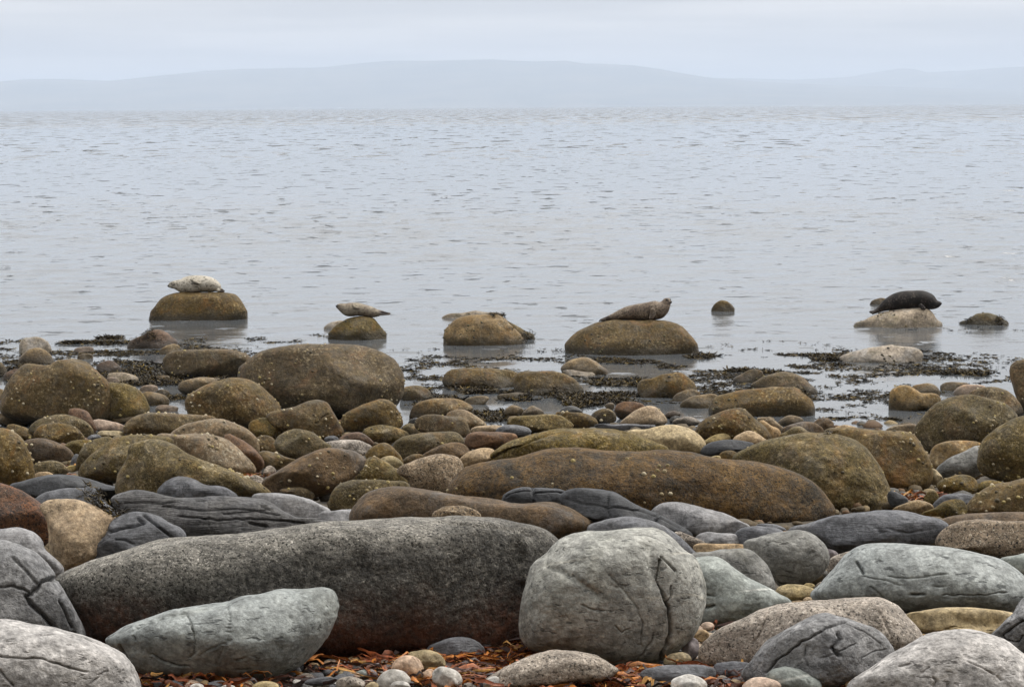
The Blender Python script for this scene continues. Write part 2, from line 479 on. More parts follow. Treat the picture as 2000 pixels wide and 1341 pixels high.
M['slate'] = rock_mat('blue_grey_slate', (0.0897, 0.09266, 0.1018), (0.1219, 0.1239, 0.1331), 2.2, grain=60, fine=0.15, cracks=0.6, crack_scale=2.4,
                      stain=(0.1271, 0.1222, 0.113), stain_amt=0.4, rough=0.62, bump=0.3, layer=0.8)
M['lslate'] = rock_mat('pale_blue_slate', (0.1835, 0.1815, 0.1854), (0.2286, 0.2254, 0.2262), 2.2, grain=60, fine=0.12, cracks=0.5, crack_scale=2.4,
                       stain=(0.1913, 0.1762, 0.1566), stain_amt=0.4, rough=0.66, bump=0.25, layer=0.5)
M['lay'] = rock_mat('layered_slate', (0.1032, 0.1022, 0.1046), (0.1478, 0.1441, 0.1429), 1.8, grain=70, fine=0.2, cracks=0.7, crack_scale=2.6,
                    stain=(0.1742, 0.1647, 0.1479), stain_amt=0.6, rough=0.65, bump=0.55, layer=2.6)
M['dslate'] = rock_mat('black_slate', (0.02923, 0.03098, 0.03473), (0.04435, 0.04621, 0.05005), 2.4, grain=70, fine=0.15, cracks=0.5, crack_scale=2.6,
                       rough=0.55, bump=0.25, layer=0.6)
M['ggrey'] = rock_mat('olive_grey_stone', (0.1526, 0.1507, 0.1377), (0.2067, 0.2034, 0.189), 2.0, grain=70, fine=0.15, flecks=(0.07535, 0.07346, 0.06607), fleck_scale=24,
                      cracks=0.4, crack_scale=2.6, stain=(0.1031, 0.09861, 0.07403), stain_amt=0.6, rough=0.65, bump=0.25)
M['gran'] = rock_mat('pale_speckled_granite', (0.2436, 0.2047, 0.1636), (0.3108, 0.2662, 0.2195), 2.0, light=(0.504, 0.4505, 0.383), dark=(0.063, 0.05324, 0.04389),
                     grain=68, lt=(0.58, 0.68), dk=(0.45, 0.33), fine=0.3, rough=0.8, bump=0.4)
M['bgran'] = rock_mat('coarse_brown_granite', (0.1848, 0.1351, 0.08379), (0.252, 0.1884, 0.1237), 2.4, light=(0.4368, 0.3685, 0.2713), dark=(0.0252, 0.02211, 0.01915),
                      grain=58, lt=(0.58, 0.66), dk=(0.46, 0.36), fine=0.3, rough=0.8, bump=0.45)
M['white'] = rock_mat('white_quartz_stone', (0.416, 0.39, 0.3496), (0.496, 0.4758, 0.4408), 6, grain=70, fine=0.15, dark=(0.24, 0.2106, 0.1672), dk=(0.33, 0.25), rough=0.7, bump=0.2)
M['pink'] = rock_mat('pink_tan_stone', (0.352, 0.2418, 0.171), (0.416, 0.312, 0.228), 6, grain=70, fine=0.2, dark=(0.176, 0.117, 0.076), dk=(0.36, 0.27),
                     stain=(0.36, 0.2106, 0.0988), stain_amt=0.6, rough=0.7, bump=0.2)
M['plum'] = rock_mat('plum_grey_stone', (0.16, 0.135, 0.14), (0.22, 0.19, 0.19), 5, grain=70, fine=0.15, rough=0.6, bump=0.2)
M['yel'] = rock_mat('yellow_brown_stone', (0.264, 0.1989, 0.0874), (0.336, 0.2613, 0.1368), 5, grain=70, fine=0.2, dark=(0.12, 0.0858, 0.0304), dk=(0.38, 0.28),
                    stain=(0.176, 0.1404, 0.038), stain_amt=0.7, rough=0.65, bump=0.25)


def vcol_mat(name, rough=0.6, bump=0.0, bscale=60, spec=0.4, sss=0.0):
    m, t, b, out = new_mat(name)
    a = t.nodes.new('ShaderNodeAttribute'); a.attribute_name = 'tint'
    tc = t.nodes.new('ShaderNodeTexCoord')
    n = n_noise(t, tc.outputs['Object'], bscale, 4, 0.65)
    c = n_mix(t, 0.55, a.outputs['Color'], n_mix(t, n_range(t, n, 0.3, 0.7), (0.28, 0.273, 0.266), (1.5, 1.5, 1.5)), 'MULTIPLY')
    t.links.new(c, b.inputs['Base Color'])
    b.inputs['Roughness'].default_value = rough
    b.inputs['Specular IOR Level'].default_value = spec
    if bump:
        bp = t.nodes.new('ShaderNodeBump'); bp.inputs['Strength'].default_value = bump; bp.inputs['Distance'].default_value = 0.02
        t.links.new(n, bp.inputs['Height']); t.links.new(bp.outputs[0], b.inputs['Normal'])
    return m


M['limpet'] = vcol_mat('limpet_shell', 0.7, 0.2, 120)
M['gravel'] = vcol_mat('shingle_stone', 0.72, 0.25, 70)
M['weed'] = vcol_mat('wet_bladder_wrack', 0.55, 0, 30, 0.22)
M['kelp'] = vcol_mat('drying_red_kelp', 0.45, 0.3, 40, 0.35)


def water_mat():
    m, t, b, out = new_mat('sea_water')
    b.inputs['Base Color'].default_value = (0.090, 0.099, 0.108, 1)
    b.inputs['Roughness'].default_value = 0.035
    b.inputs['IOR'].default_value = 1.333
    geo = t.nodes.new('ShaderNodeNewGeometry')
    pos = geo.outputs['Position']
    sep = t.nodes.new('ShaderNodeSeparateXYZ'); t.links.new(pos, sep.inputs[0])
    y = sep.outputs['Y']
    h = n_noise(t, n_map(t, pos, (0.8, 1.5, 1)), 2.6, 5, 0.6, 0.3)
    bp = t.nodes.new('ShaderNodeBump')
    hr = n_noise(t, n_map(t, pos, (1.0, 3.2, 1)), 3.0, 3, 0.6, 0.4)
    t.links.new(n_math(t, 'ADD', h, n_math(t, 'MULTIPLY', hr, 0.5)), bp.inputs['Height'])
    bp.inputs['Distance'].default_value = 0.10
    # the water lies calmer inside the weed and boulders near the shore
    t.links.new(n_range(t, y, 44, 62, 0.03, 0.075), bp.inputs['Strength'])
    # steep little wave faces turned to the shore: short ones near it, longer and broader ones offshore
    def faces(sc, lo, hi, det, win):
        n = n_noise(t, n_map(t, pos, sc), 1.0, det, 0.6, 0.5)
        f = n_range(t, n, lo, hi)
        for (a, b_, c, d) in win:
            f = n_math(t, 'MULTIPLY', f, n_range(t, y, a, b_, c, d))
        return f
    near = faces((1.1, 1.5, 1), 0.612, 0.642, 4, [(46, 70, 0.15, 1), (100, 150, 1, 0)])
    mid = faces((0.75, 0.45, 1), 0.598, 0.632, 4, [(90, 140, 0, 1), (240, 380, 1, 0)])
    far = faces((0.33, 0.085, 1), 0.570, 0.622, 5, [(220, 360, 0, 1), (700, 1100, 1, 0)])
    vfar = n_math(t, 'MULTIPLY', faces((0.20, 0.020, 1), 0.46, 0.66, 5, [(600, 1100, 0, 1)]), 0.85)
    gust = n_range(t, n_noise(t, n_map(t, pos, (0.09, 0.05, 1)), 1.0, 4, 0.6), 0.38, 0.60, 0.35, 1.25)
    k = n_math(t, 'MULTIPLY', n_math(t, 'ADD', n_math(t, 'ADD', near, mid), n_math(t, 'ADD', far, vfar)), gust)
    cb = t.nodes.new('ShaderNodeCombineXYZ')
    t.links.new(n_math(t, 'MULTIPLY', k, 0.12), cb.inputs[0])
    t.links.new(n_math(t, 'MULTIPLY', k, -0.62), cb.inputs[1])
    ad = t.nodes.new('ShaderNodeVectorMath'); ad.operation = 'ADD'
    t.links.new(bp.outputs[0], ad.inputs[0]); t.links.new(cb.outputs[0], ad.inputs[1])
    nm = t.nodes.new('ShaderNodeVectorMath'); nm.operation = 'NORMALIZE'
    t.links.new(ad.outputs[0], nm.inputs[0])
    t.links.new(nm.outputs[0], b.inputs['Normal'])
    return m


M['water'] = water_mat()


def simple(name, c, rough=0.7, c2=None, scale=20, bump=0.0):
    m, t, b, out = new_mat(name)
    tc = t.nodes.new('ShaderNodeTexCoord')
    n = n_noise(t, tc.outputs['Object'], scale, 5, 0.6)
    t.links.new(n_mix(t, n_range(t, n, 0.35, 0.65), c, c2 or tuple(x * 0.8 for x in c)), b.inputs['Base Color'])
    b.inputs['Roughness'].default_value = rough
    if bump:
        bp = t.nodes.new('ShaderNodeBump'); bp.inputs['Strength'].default_value = bump; bp.inputs['Distance'].default_value = 0.05
        t.links.new(n, bp.inputs['Height']); t.links.new(bp.outputs[0], b.inputs['Normal'])
    return m


M['ground'] = simple('beach_gravel', (0.05, 0.04, 0.026), 0.8, (0.10, 0.08, 0.055), 30, 0.6)
M['hill'] = simple('moorland', (0.05, 0.065, 0.045), 0.95, (0.12, 0.118, 0.08), 0.0016)
M['hwhite'] = simple('white_wall', (0.8, 0.8, 0.78), 0.8)
M['slateroof'] = simple('slate_roof', (0.12, 0.12, 0.13), 0.8)
M['sail'] = simple('sailcloth', (0.82, 0.82, 0.80), 0.8)
M['eye'] = simple('dark_eye', (0.008, 0.007, 0.006), 0.15)
M['snout'] = simple('dark_snout', (0.03, 0.024, 0.02), 0.4)


def seal_mat(name, base, under, spot, spot_lo=0.56, spot_hi=0.62, scale=38, light_spot=None):
    """base coat, second coat tone in noise patches, spots, dark skin and painted belly shade"""
    m, t, b, out = new_mat(name)
    tc = t.nodes.new('ShaderNodeTexCoord')
    v = tc.outputs['Object']
    big = n_noise(t, v, 4.5, 4, 0.6)
    c = n_mix(t, n_range(t, big, 0.38, 0.64), base, under)
    g = n_noise(t, v, scale, 3, 0.6)
    c = n_mix(t, n_range(t, g, spot_lo, spot_hi, 0, 0.85), c, spot)
    if light_spot:
        g = n_noise(t, n_map(t, v, (1, 1, 1), (0.5, 0.4, 0.3)), scale * 1.1, 3, 0.6)
        g = n_math(t, 'MULTIPLY', n_range(t, g, 0.52, 0.60), n_range(t, n_noise(t, v, 5, 3), 0.42, 0.55))
        c = n_mix(t, g, c, light_spot)
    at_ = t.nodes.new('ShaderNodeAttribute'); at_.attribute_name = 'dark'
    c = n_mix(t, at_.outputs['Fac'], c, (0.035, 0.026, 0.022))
    t.links.new(c, b.inputs['Base Color'])
    b.inputs['Roughness'].default_value = 0.6
    b.inputs['Specular IOR Level'].default_value = 0.22
    bp = t.nodes.new('ShaderNodeBump'); bp.inputs['Strength'].default_value = 0.15; bp.inputs['Distance'].default_value = 0.02
    t.links.new(n_noise(t, v, 60, 4, 0.6), bp.inputs['Height']); t.links.new(bp.outputs[0], b.inputs['Normal'])
    return m


M['seal_pale'] = seal_mat('pale_grey_coat', (0.50, 0.46, 0.385), (0.34, 0.305, 0.245), (0.08, 0.07, 0.055), 0.53, 0.62, 22)
M['seal_cream'] = seal_mat('cream_coat', (0.30, 0.26, 0.195), (0.20, 0.16, 0.12), (0.085, 0.065, 0.045), 0.52, 0.62, 24)
M['seal_mottle'] = seal_mat('mottled_brown_coat', (0.13, 0.095, 0.067), (0.19, 0.145, 0.105), (0.035, 0.026, 0.02), 0.50, 0.58, 30, (0.33, 0.27, 0.20))
M['seal_dark'] = seal_mat('dark_brown_coat', (0.011, 0.009, 0.0085), (0.02, 0.015, 0.012), (0.008, 0.007, 0.0065), 0.55, 0.6, 26, (0.085, 0.07, 0.06))
M['flip_dark'] = simple('dark_flipper_skin', (0.045, 0.034, 0.03), 0.5, (0.07, 0.05, 0.042), 20)
M['flip_pale'] = simple('pale_flipper_skin', (0.30, 0.24, 0.17), 0.6, (0.38, 0.31, 0.23), 20)

# ------------------------------------------------------------------ the setting: beach, sea, hills
def grid(xs, ys):
    X, Y = np.meshgrid(xs, ys)
    n, m = len(ys), len(xs)
    idx = np.arange(n * m).reshape(n, m)
    F = np.stack([idx[:-1, :-1], idx[:-1, 1:], idx[1:, 1:], idx[1:, :-1]], -1).reshape(-1, 4)
    return X, Y, F


def spaced(a, b, fine_a, fine_b, step, coarse):
    l = np.arange(a, fine_a, coarse); mid = np.arange(fine_a, fine_b, step); r = np.arange(fine_b, b + coarse, coarse)
    return np.concatenate([l, mid, r])


X, Y, F = grid(spaced(-120, 120, -14, 14, 0.28, 4), spaced(-70, 120, 10, 60, 0.28, 4))
Zg = prof(Y) - 0.10 + 0.07 * vnoise(np.stack([X * 0.45, Y * 0.45, X * 0], -1), 3) + 0.03 * vnoise(np.stack([X * 1.7, Y * 1.7, X * 0], -1), 4)
Zg = np.where(Y > 60, np.maximum(Zg, -3), Zg)
# unseen bank added behind the camera, steep to block sky light on stone fronts
Zg = Zg + 30.0 * np.clip((-3.0 - Y) / 22.0, 0, 1) ** 1.1 + 1.2 * np.clip((-6 - Y) / 30, 0, 1) * vnoise(np.stack([X * 0.12, Y * 0.12, X * 0], -1), 8)
beach = link('beach_ground', mesh_from('beach_ground', np.stack([X, Y, Zg], -1).reshape(-1, 3), F, [M['ground']]))
tag(beach, 'gravelly beach bed under the boulders', 'ground', kind='structure')

# --- sea: one sheet from inside the beach out to the far shore, with modelled waves in its nearer part
rows = [33.0]
while rows[-1] < 2600:
    d = rows[-1]
    rows.append(d + max(0.16, d * d / (CAMH * 2560.0) * 0.75))
rows += list(np.geomspace(rows[-1] * 1.15, 30000, 18))
rows = np.array(rows)
s_f = np.linspace(-0.235, 0.235, 520)
s_all = np.concatenate([np.linspace(-1.6, -0.25, 14), s_f, np.linspace(0.25, 1.6, 14)])
S, Yw = np.meshgrid(s_all, rows)
Xw = S * (Yw + 6)
rowstep = np.gradient(rows)[:, None] * np.ones_like(S)
rng = np.random.default_rng(4)
H = np.zeros_like(Yw)
for k in range(60):
    lam = 0.35 * (3.2 / 0.35) ** rng.random()
    th = rng.normal(0.25, 0.6)                      # wave travel mostly towards the shore
    kx, ky = math.sin(th) * 2 * math.pi / lam, -math.cos(th) * 2 * math.pi / lam
    amp = 0.0050 * lam ** 0.6 * (0.6 + 0.8 * rng.random())
    fade = np.clip(lam / (2.2 * rowstep) - 0.6, 0, 1)
    ph = kx * Xw + ky * Yw + rng.random() * 6.283
    H += amp * fade * (np.sin(ph) + 0.25 * np.cos(2 * ph))
grp = np.clip(0.75 + 0.35 * fbm(np.stack([Xw * 0.13, Yw * 0.08, Xw * 0], -1), 3, 21), 0.4, 1.15)
crest = np.clip(fbm(np.stack([Xw * 1.1, Yw * 1.6, Xw * 0], -1), 2, 33) - 0.5, 0, 1)   # short steep wavelets
crest = crest * np.clip(1.2 - rowstep / 1.2, 0, 1)
calm = 0.04 + 0.96 * np.clip((Yw - 50) / 90.0, 0, 1)
Hw = (H * grp + 0.16 * crest * grp) * calm
Hw *= np.clip((1600 - Yw) / 1000, 0, 1)
n, m = Yw.shape
idx = np.arange(n * m).reshape(n, m)
Fw = np.stack([idx[:-1, :-1], idx[:-1, 1:], idx[1:, 1:], idx[1:, :-1]], -1).reshape(-1, 4)
sea = link('sea_water', mesh_from('sea_water', np.stack([Xw, Yw, Hw], -1).reshape(-1, 3), Fw, [M['water']]))
tag(sea, 'grey choppy sea reaching from the boulders to the far shore', 'water', kind='structure')


def water_z(x, y):
    return 0.0


# --- hills on the far shore: ridge line (photo px) at a distance, real cross-section
def hills(name, label, dist, pts, seed, depth=7300.0):
    xs = np.linspace(pts[0][0], pts[-1][0], 260)
    ys = np.interp(xs, [p[0] for p in pts], [p[1] for p in pts])
    base = np.array([hit(x, 400, 0) for x in (0,)])  # unused level check
    ridge = []
    for x, y in zip(xs, ys):
        d = ray(x, y)
        t = dist / d[1]
        ridge.append(CAM + d * t)
    ridge = np.array(ridge)
    prof_v = np.array([-1.0, -0.92, -0.8, -0.62, -0.42, -0.2, 0.0, 0.3, 0.7, 1.0])
    prof_h = np.array([-0.02, 0.05, 0.16, 0.36, 0.62, 0.88, 1.0, 0.9, 0.5, -0.02])
    V = []
    for k, (v, h) in enumerate(zip(prof_v, prof_h)):
        P = ridge.copy()
        P[:, 1] += v * depth * (0.65 if v < 0 else 1)
        nz = fbm(np.stack([ridge[:, 0] / 1500.0, np.full(len(ridge), v * 3), np.zeros(len(ridge))], -1), 4, seed)
        w = 0 if v in (0.0,) or abs(v) == 1 else 1
        P[:, 2] = np.maximum(ridge[:, 2], 3) * np.clip(h + 0.13 * nz * w, -0.02, 1.0)
        V.append(P)
    V = np.stack(V)
    n, m = V.shape[:2]
    idx = np.arange(n * m).reshape(n, m)
    F = np.stack([idx[:-1, :-1], idx[:-1, 1:], idx[1:, 1:], idx[1:, :-1]], -1).reshape(-1, 4)
    o = link(name, mesh_from(name, V.reshape(-1, 3), F, [M['hill']]))
    return tag(o, label, 'hill', kind='structure')


hills('hills', 'long hazy moorland ridge across the water', 24000,
      [(-700, 185), (-300, 168), (0, 160), (45, 155), (110, 154), (215, 158), (300, 149), (400, 139), (470, 135), (630, 132), (700, 124), (760, 119), (850, 119),
       (960, 116), (1000, 119), (1080, 121), (1105, 119), (1130, 125), (1230, 131), (1290, 140), (1360, 150), (1430, 157), (1520, 162), (1650, 167), (1800, 171), (2000, 176), (2300, 185), (2700, 196)], 5)
hills('hills', 'paler farther hills with a small knoll across the water', 29500,
      [(1000, 190), (1200, 168), (1360, 153), (1450, 153), (1550, 156), (1640, 152), (1715, 145), (1740, 137), (1755, 134), (1785, 135), (1810, 142), (1860, 139), (1900, 138), (1960, 133), (2100, 130), (2500, 150), (2900, 175)], 9, 9000)
hills('hills', 'hazy headland rising behind the far shore line', 27000,
      [(1700, 203), (1780, 190), (1840, 172), (1880, 154), (1910, 143), (1960, 132), (2010, 130), (2120, 126), (2400, 140), (2900, 170)], 13, 7300)

# ------------------------------------------------------------------ boulders
TILES = {'P': (0, 0, 1.0), 'A': (0, 920, .35), 'B': (650, 920, .35), 'C': (1300, 920, .35), 'D': (0, 620, .35), 'E': (650, 620, .35),
         'F': (1300, 620, .35), 'Z1': (270, 510, .12), 'Z2': (620, 570, .085), 'Z3': (1080, 550, .16), 'Z4': (1640, 540, .18), 'Z5': (840, 580, .13)}


def pts_of(tile, s):
    x0, y0, k = TILES[tile]
    return np.array([[x0 + k * float(a) for a in [p.split(',')[0]]] + [y0 + k * float(p.split(',')[1])] for p in s.split()])


def spline(P, per=14):
    n = len(P)
    out = []
    for i in range(n):
        p0, p1, p2, p3 = P[i - 1], P[i], P[(i + 1) % n], P[(i + 2) % n]
        d1, d2 = (np.linalg.norm(p2 - p0) + 1e-9), (np.linalg.norm(p3 - p1) + 1e-9)
        L_ = np.linalg.norm(p2 - p1)
        m1, m2 = (p2 - p0) / d1 * L_, (p3 - p1) / d2 * L_
        t = np.linspace(0, 1, per, endpoint=False)[:, None]
        out.append((2 * t**3 - 3 * t**2 + 1) * p1 + (t**3 - 2 * t**2 + t) * m1 + (-2 * t**3 + 3 * t**2) * p2 + (t**3 - t**2) * m2)
    return np.concatenate(out)


ROCKS = []        # (object, V_world, normals, pixel width) for limpets, weed
LAST = {}
LIMPET_V = None


def seg_dist(Q, line):
    d = np.full(len(Q), 1e9)
    for a, b in zip(line[:-1], line[1:]):
        ab = b - a
        t = np.clip(((Q - a) @ ab) / (ab @ ab + 1e-9), 0, 1)
        d = np.minimum(d, np.linalg.norm(Q - (a + t[:, None] * ab), axis=1))
    return d


def limpet_mesh(points, normals, radii, cols):
    k = 7
    ang = np.linspace(0, 2 * math.pi, k, endpoint=False)
    Vs, Fq, Ft, Cs, off = [], [], [], [], 0
    for p, n, r, c in zip(points, normals, radii, cols):
        a = np.cross(n, [0.3, 0.5, 0.8]); a /= np.linalg.norm(a); b = np.cross(n, a)
        ring = lambda rr, h: p + rr * (np.cos(ang)[:, None] * a + np.sin(ang)[:, None] * b * 0.85) + n * h
        V = np.concatenate([ring(r, -0.25 * r), ring(r * 0.62, 0.42 * r), [p + n * r * 0.72]])
        i = np.arange(k); j = (i + 1) % k
        Fq.append(np.stack([i, j, j + k, i + k], -1) + off)
        Ft.append(np.stack([i + k, j + k, np.full(k, 2 * k)], -1) + off)
        Vs.append(V); off += len(V)
        Cs.append(np.tile(c, (len(V), 1)))
    return np.concatenate(Vs), [np.concatenate(Fq), np.concatenate(Ft)], np.concatenate(Cs)


def B(tile, mat, s, label=None, name=None, cat=None, lim=None, w=False, th=1.0, sqr=0.82, cracks=None, group=None, base=None,
      hero=0, lump=1.0, flat=0.0, res=1.0, tilt=0.0, facet=None):
    """A boulder from its outline (photo pixels). Its distance comes from where its foot meets the beach or the water."""
    P = pts_of(tile, s)
    wpx = P[:, 0].max() - P[:, 0].min()
    cx = 0.5 * (P[:, 0].max() + P[:, 0].min())
    yb = base if base is not None else P[:, 1].max()
    t0 = hit(cx, yb, 0.0) if w else hit(cx, yb)
    hpx = P[:, 1].max() - P[:, 1].min()
    Wm, Hm = wpx * t0 / FPX, hpx * t0 / FPX
    dep = th * 0.46 * min(math.sqrt(Wm * max(Hm, 0.35 * Wm)), 0.95 * Wm, 2.6 * Hm)
    D = t0 + 0.55 * dep
    C = spline(P)
    xm = C[:, 0].mean()
    cy = 0.5 * (C[:, 1].max() + C[:, 1].min())
    w_ax = ray(cx, cy)
    r_ax = RT - w_ax * (RT @ w_ax); r_ax /= np.linalg.norm(r_ax)
    u_ax = np.cross(r_ax, w_ax)
    kx = D / FPX
    x2 = (C[:, 0] - cx) * kx
    z2 = (cy - C[:, 1]) * kx
    if w:   # carry the flanks on down to the sea bed
        zc = z2.min()
        bed = (float(prof((CAM + w_ax * D)[1])) - 0.12)
        drop = max(0.25 * Hm, 0.10, -bed * 0.8)
        f = np.clip((zc + 0.30 * Hm - z2) / (0.30 * Hm), 0, 1)
        z2 = z2 - drop * f
    zc = 0.5 * (z2.max() + z2.min())
    a, b = 0.5 * (x2.max() - x2.min()), 0.5 * (z2.max() - z2.min())
    xc = 0.5 * (x2.max() + x2.min())
    nx, nz = (x2 - xc) / a, (z2 - zc) / b
    th_ = np.arctan2(nz, nx); rr = np.hypot(nx, nz)
    bins = np.linspace(-math.pi, math.pi, 361)
    k = np.digitize(th_, bins) - 1
    R = np.zeros(360)
    np.maximum.at(R, np.clip(k, 0, 359), rr)
    good = R > 0
    cen = 0.5 * (bins[1:] + bins[:-1])
    R = np.interp(cen, np.concatenate([cen[good] - 2 * math.pi, cen[good], cen[good] + 2 * math.pi]), np.tile(R[good], 3))
    ker = np.hanning(7); ker /= ker.sum()
    R = np.convolve(np.concatenate([R[-8:], R, R[:8]]), ker, 'same')[8:-8]
    FT = np.fft.rfft(R); FT[4:] = 0
    Rs = np.fft.irfft(FT, 360)
    n_ = int(hero * (0.87 if hero > 60 else 0.95)) if hero else int(np.clip(wpx / 8.5 * res, 7, 38))
    S_, Fc = cube_sphere(n_)
    S_ = S_ - np.array([0, 0.55, 0])            # finer mesh on the seaward-to-land side that shows
    S_ = S_ / np.linalg.norm(S_, axis=1, keepdims=True)
    rho = np.hypot(S_[:, 0], S_[:, 2])
    tt = np.arctan2(S_[:, 2], S_[:, 0])
    Ri = np.interp(tt, cen, R, period=2 * math.pi)
    Rsi = np.interp(tt, cen, Rs, period=2 * math.pi)
    wgt = np.clip(rho, 0, 1) ** 2.2
    Re = Rsi * (1 - wgt) + Ri * wgt
    fr = np.clip(rho, 1e-6, 1) ** (sqr - 1)
    lx = xc + a * Re * S_[:, 0] * fr
    lz = zc + b * Re * S_[:, 2] * fr
    ly = dep * np.sign(S_[:, 1]) * np.abs(S_[:, 1]) ** 0.92
    # the front leans back above and undercuts below a little, as rolled boulders do
    ly = ly + tilt * (lz - zc)
    seed = (len(ROCKS) * 7 + 3) % 1000
    size = math.sqrt(a * b)
    Q = np.stack([lx, ly, lz], -1)
    dirn = S_
    q = Q / size
    dn = 0.08 * vnoise(q * 1.25 + seed, seed) + 0.04 * vnoise(q * 2.6 + seed, seed + 1) + 0.020 * fbm(q * 5.5 + seed, 4, seed + 2, 0.55)
    if flat > 0:
        dn = dn - flat * np.clip(vnoise(q * 0.9 + seed * 2, seed + 5), 0, 1) * 0.3
    inner = 1 - 0.55 * wgt
    Q = Q + dirn * (dn * inner * size * lump)[:, None]
    # worn flats: the sea grinds broad facets on the faces between the rims
    rgf = np.random.default_rng(seed + 500)
    Qc = Q - np.array([xc, 0, zc])
    fc = facet if facet is not None else (0.55 if mat in ('grey', 'wht', 'pale', 'grn', 'ggrey', 'darkg', 'rustg') else 1.1)
    for _ in range(7):
        pn = np.array([rgf.normal(0, 0.7), rgf.choice([-1, -1, 1]), rgf.normal(0.15, 0.6)]); pn /= np.linalg.norm(pn)
        sup = math.sqrt((a * pn[0]) ** 2 + (dep * pn[1]) ** 2 + (b * pn[2]) ** 2)
        e_ = (Qc @ pn) / sup - rgf.uniform(0.74, 0.92)
        ex = sup * np.logaddexp(0, e_ * 22) / 22
        Qc = Qc - pn * (ex * 0.8 * fc * (1 - wgt ** 3))[:, None]
    Q = Qc + np.array([xc, 0, zc])
    c0 = CAM + w_ax * D
    V = c0 + Q[:, :1] * r_ax + Q[:, 1:2] * w_ax + Q[:, 2:3] * u_ax
    attrs = {}
    if cracks:
        Nn = vert_normals(V, Fc)
        pp = project(V)
        front = S_[:, 1] < 0.25
        ck = np.zeros(len(V)); disp = np.zeros(len(V))
        for cr in cracks:
            line = pts_of(tile, cr[0])
            wd, dpt = cr[1] * (0.72 if cr[1] < 6 else 1), cr[2]
            wob = 1.6 * vnoise(np.stack([pp[:, 0] * 0.08, pp[:, 1] * 0.08, np.zeros(len(pp))], -1), 77)
            d = np.maximum(seg_dist(pp + wob[:, None] * 1.2, line), 0)
            g = np.exp(-(d / wd) ** 2) * front
            disp = np.maximum(disp, g * dpt)
            if dpt > 0 and (len(cr) < 4 or cr[3]):
                ck = np.maximum(ck, np.exp(-(d / (wd * 0.75)) ** 2) * front * (cr[3] if len(cr) > 3 else 1.0))
            if dpt < 0:
                disp = np.minimum(disp, g * dpt) if disp.max() == 0 else disp + g * dpt * (disp < 1e-4)
        V = V - Nn * disp[:, None]
        attrs['crack'] = ck
    zmin = V[:, 2].min()
    loc = np.array([c0[0] + xc * r_ax[0], c0[1], zmin])
    me = mesh_from(name or 'boulder', V - loc, Fc, [M[mat]], True, attrs)
    nm = name or ('boulder' if wpx > 110 else 'stone')
    o = link(nm, me, None, tuple(loc))
    tag(o, label, cat or ('boulder' if nm == 'boulder' else 'rock' if 'rock' in nm or 'slab' in nm else 'stone'), group)
    rec = dict(o=o, V=V, F=Fc, loc=loc, D=D, c=c0, w=w_ax, r=r_ax, u=u_ax, dep=dep, wpx=wpx, hpx=hpx)
    ROCKS.append(rec)
    if lim is None:
        lim = {'olive': 1.0, 'oliveg': 0.8, 'tide': 0.35, 'palew': 1.2, 'rustg': 0.12}.get(mat, 0)
    if lim:
        n_l = int(np.clip(wpx * hpx / 600.0 * lim, 0, 80))
        if n_l >= 2 and wpx > 30:
            Nn = vert_normals(V, Fc)
            rg = np.random.default_rng(seed + 99)
            ok = np.where((V[:, 2] > (0.03 if V[:, 1].mean() > 40 else zmin + 0.15 * (V[:, 2].max() - zmin))) & ((Nn @ w_ax) < 0.25))[0]
            if len(ok) > 10:
                # half of them in loose clusters
                cl = rg.choice(ok, max(1, n_l // 9))
                pick = []
                for i in range(n_l):
                    if i % 4 == 0:
                        pick.append(rg.choice(ok))
                    else:
                        cc = V[rg.choice(cl)]
                        dd = np.linalg.norm(V[ok] - cc - rg.normal(0, 0.13, 3), axis=1)
                        pick.append(ok[np.argmin(dd)])
                pick = np.unique(pick)
                dark = w or mat == 'palew'
                r0 = rg.uniform(0.013, 0.030, len(pick)) * (1.0 if D < 38 else 1.2)
                pal = np.array([(0.30, 0.24, 0.14), (0.44, 0.38, 0.26), (0.22, 0.17, 0.08), (0.34, 0.27, 0.11), (0.07, 0.055, 0.03)])
                pald = np.array([(0.07, 0.06, 0.03), (0.04, 0.035, 0.025), (0.10, 0.085, 0.04), (0.16, 0.13, 0.06)])
                cs = (pald if dark else pal)[rg.integers(0, 4 if dark else 5, len(pick))]
                lv, lf, lc = limpet_mesh(V[pick], Nn[pick], r0, cs)
                lo = link('limpets', mesh_from('limpets', lv - loc, lf, [M['limpet']], True, {'tint': lc}), o)
                lo['kind'] = 'stuff'
    return rec

# ================= foreground
B('A', 'pale', '-200,850 0,835 150,870 400,915 560,960 660,1020 720,1090 760,1200 765,1300 600,1420 0,1480 -250,1400 -350,1100',
  'pale grey boulder with thin cracks beside the blue-grey fissured boulder', hero=80,
  cracks=[('0,1030 120,1045 240,1045 400,1100 490,1120', 2.2, .012), ('0,1110 30,1150 70,1190', 2.5, .015), ('500,1180 560,1140 600,1110', 1.8, .008)])
B('A', 'cgrey', '-250,420 0,380 100,400 200,460 270,540 320,620 400,740 450,850 462,930 400,1060 0,1100 -300,1000 -350,650',
  'blue-grey boulder split by deep fissures beside the long dark granite slab', hero=80,
  cracks=[('310,600 260,605 220,630 180,690 150,700 170,740 240,800 290,860 330,920', 5, .05), ('180,690 130,655 60,640 0,650', 3, .02),
          ('350,680 335,730 370,800 400,870', 3, .025), ('70,480 150,560 215,640', 4, .015, .2), ('330,890 420,900', 3, .02)])
B('A', 'lslate', '-100,345 0,330 100,318 180,345 230,390 250,430 310,490 350,540 330,600 200,620 -100,560', 'smooth grey rock between the fissured boulder and the rust-red boulder', res=1.2)
B('A', 'redg', '-200,80 0,65 100,100 200,160 255,230 280,310 270,390 200,440 0,470 -200,420', 'dark rust-red boulder next to the golden tan boulder')
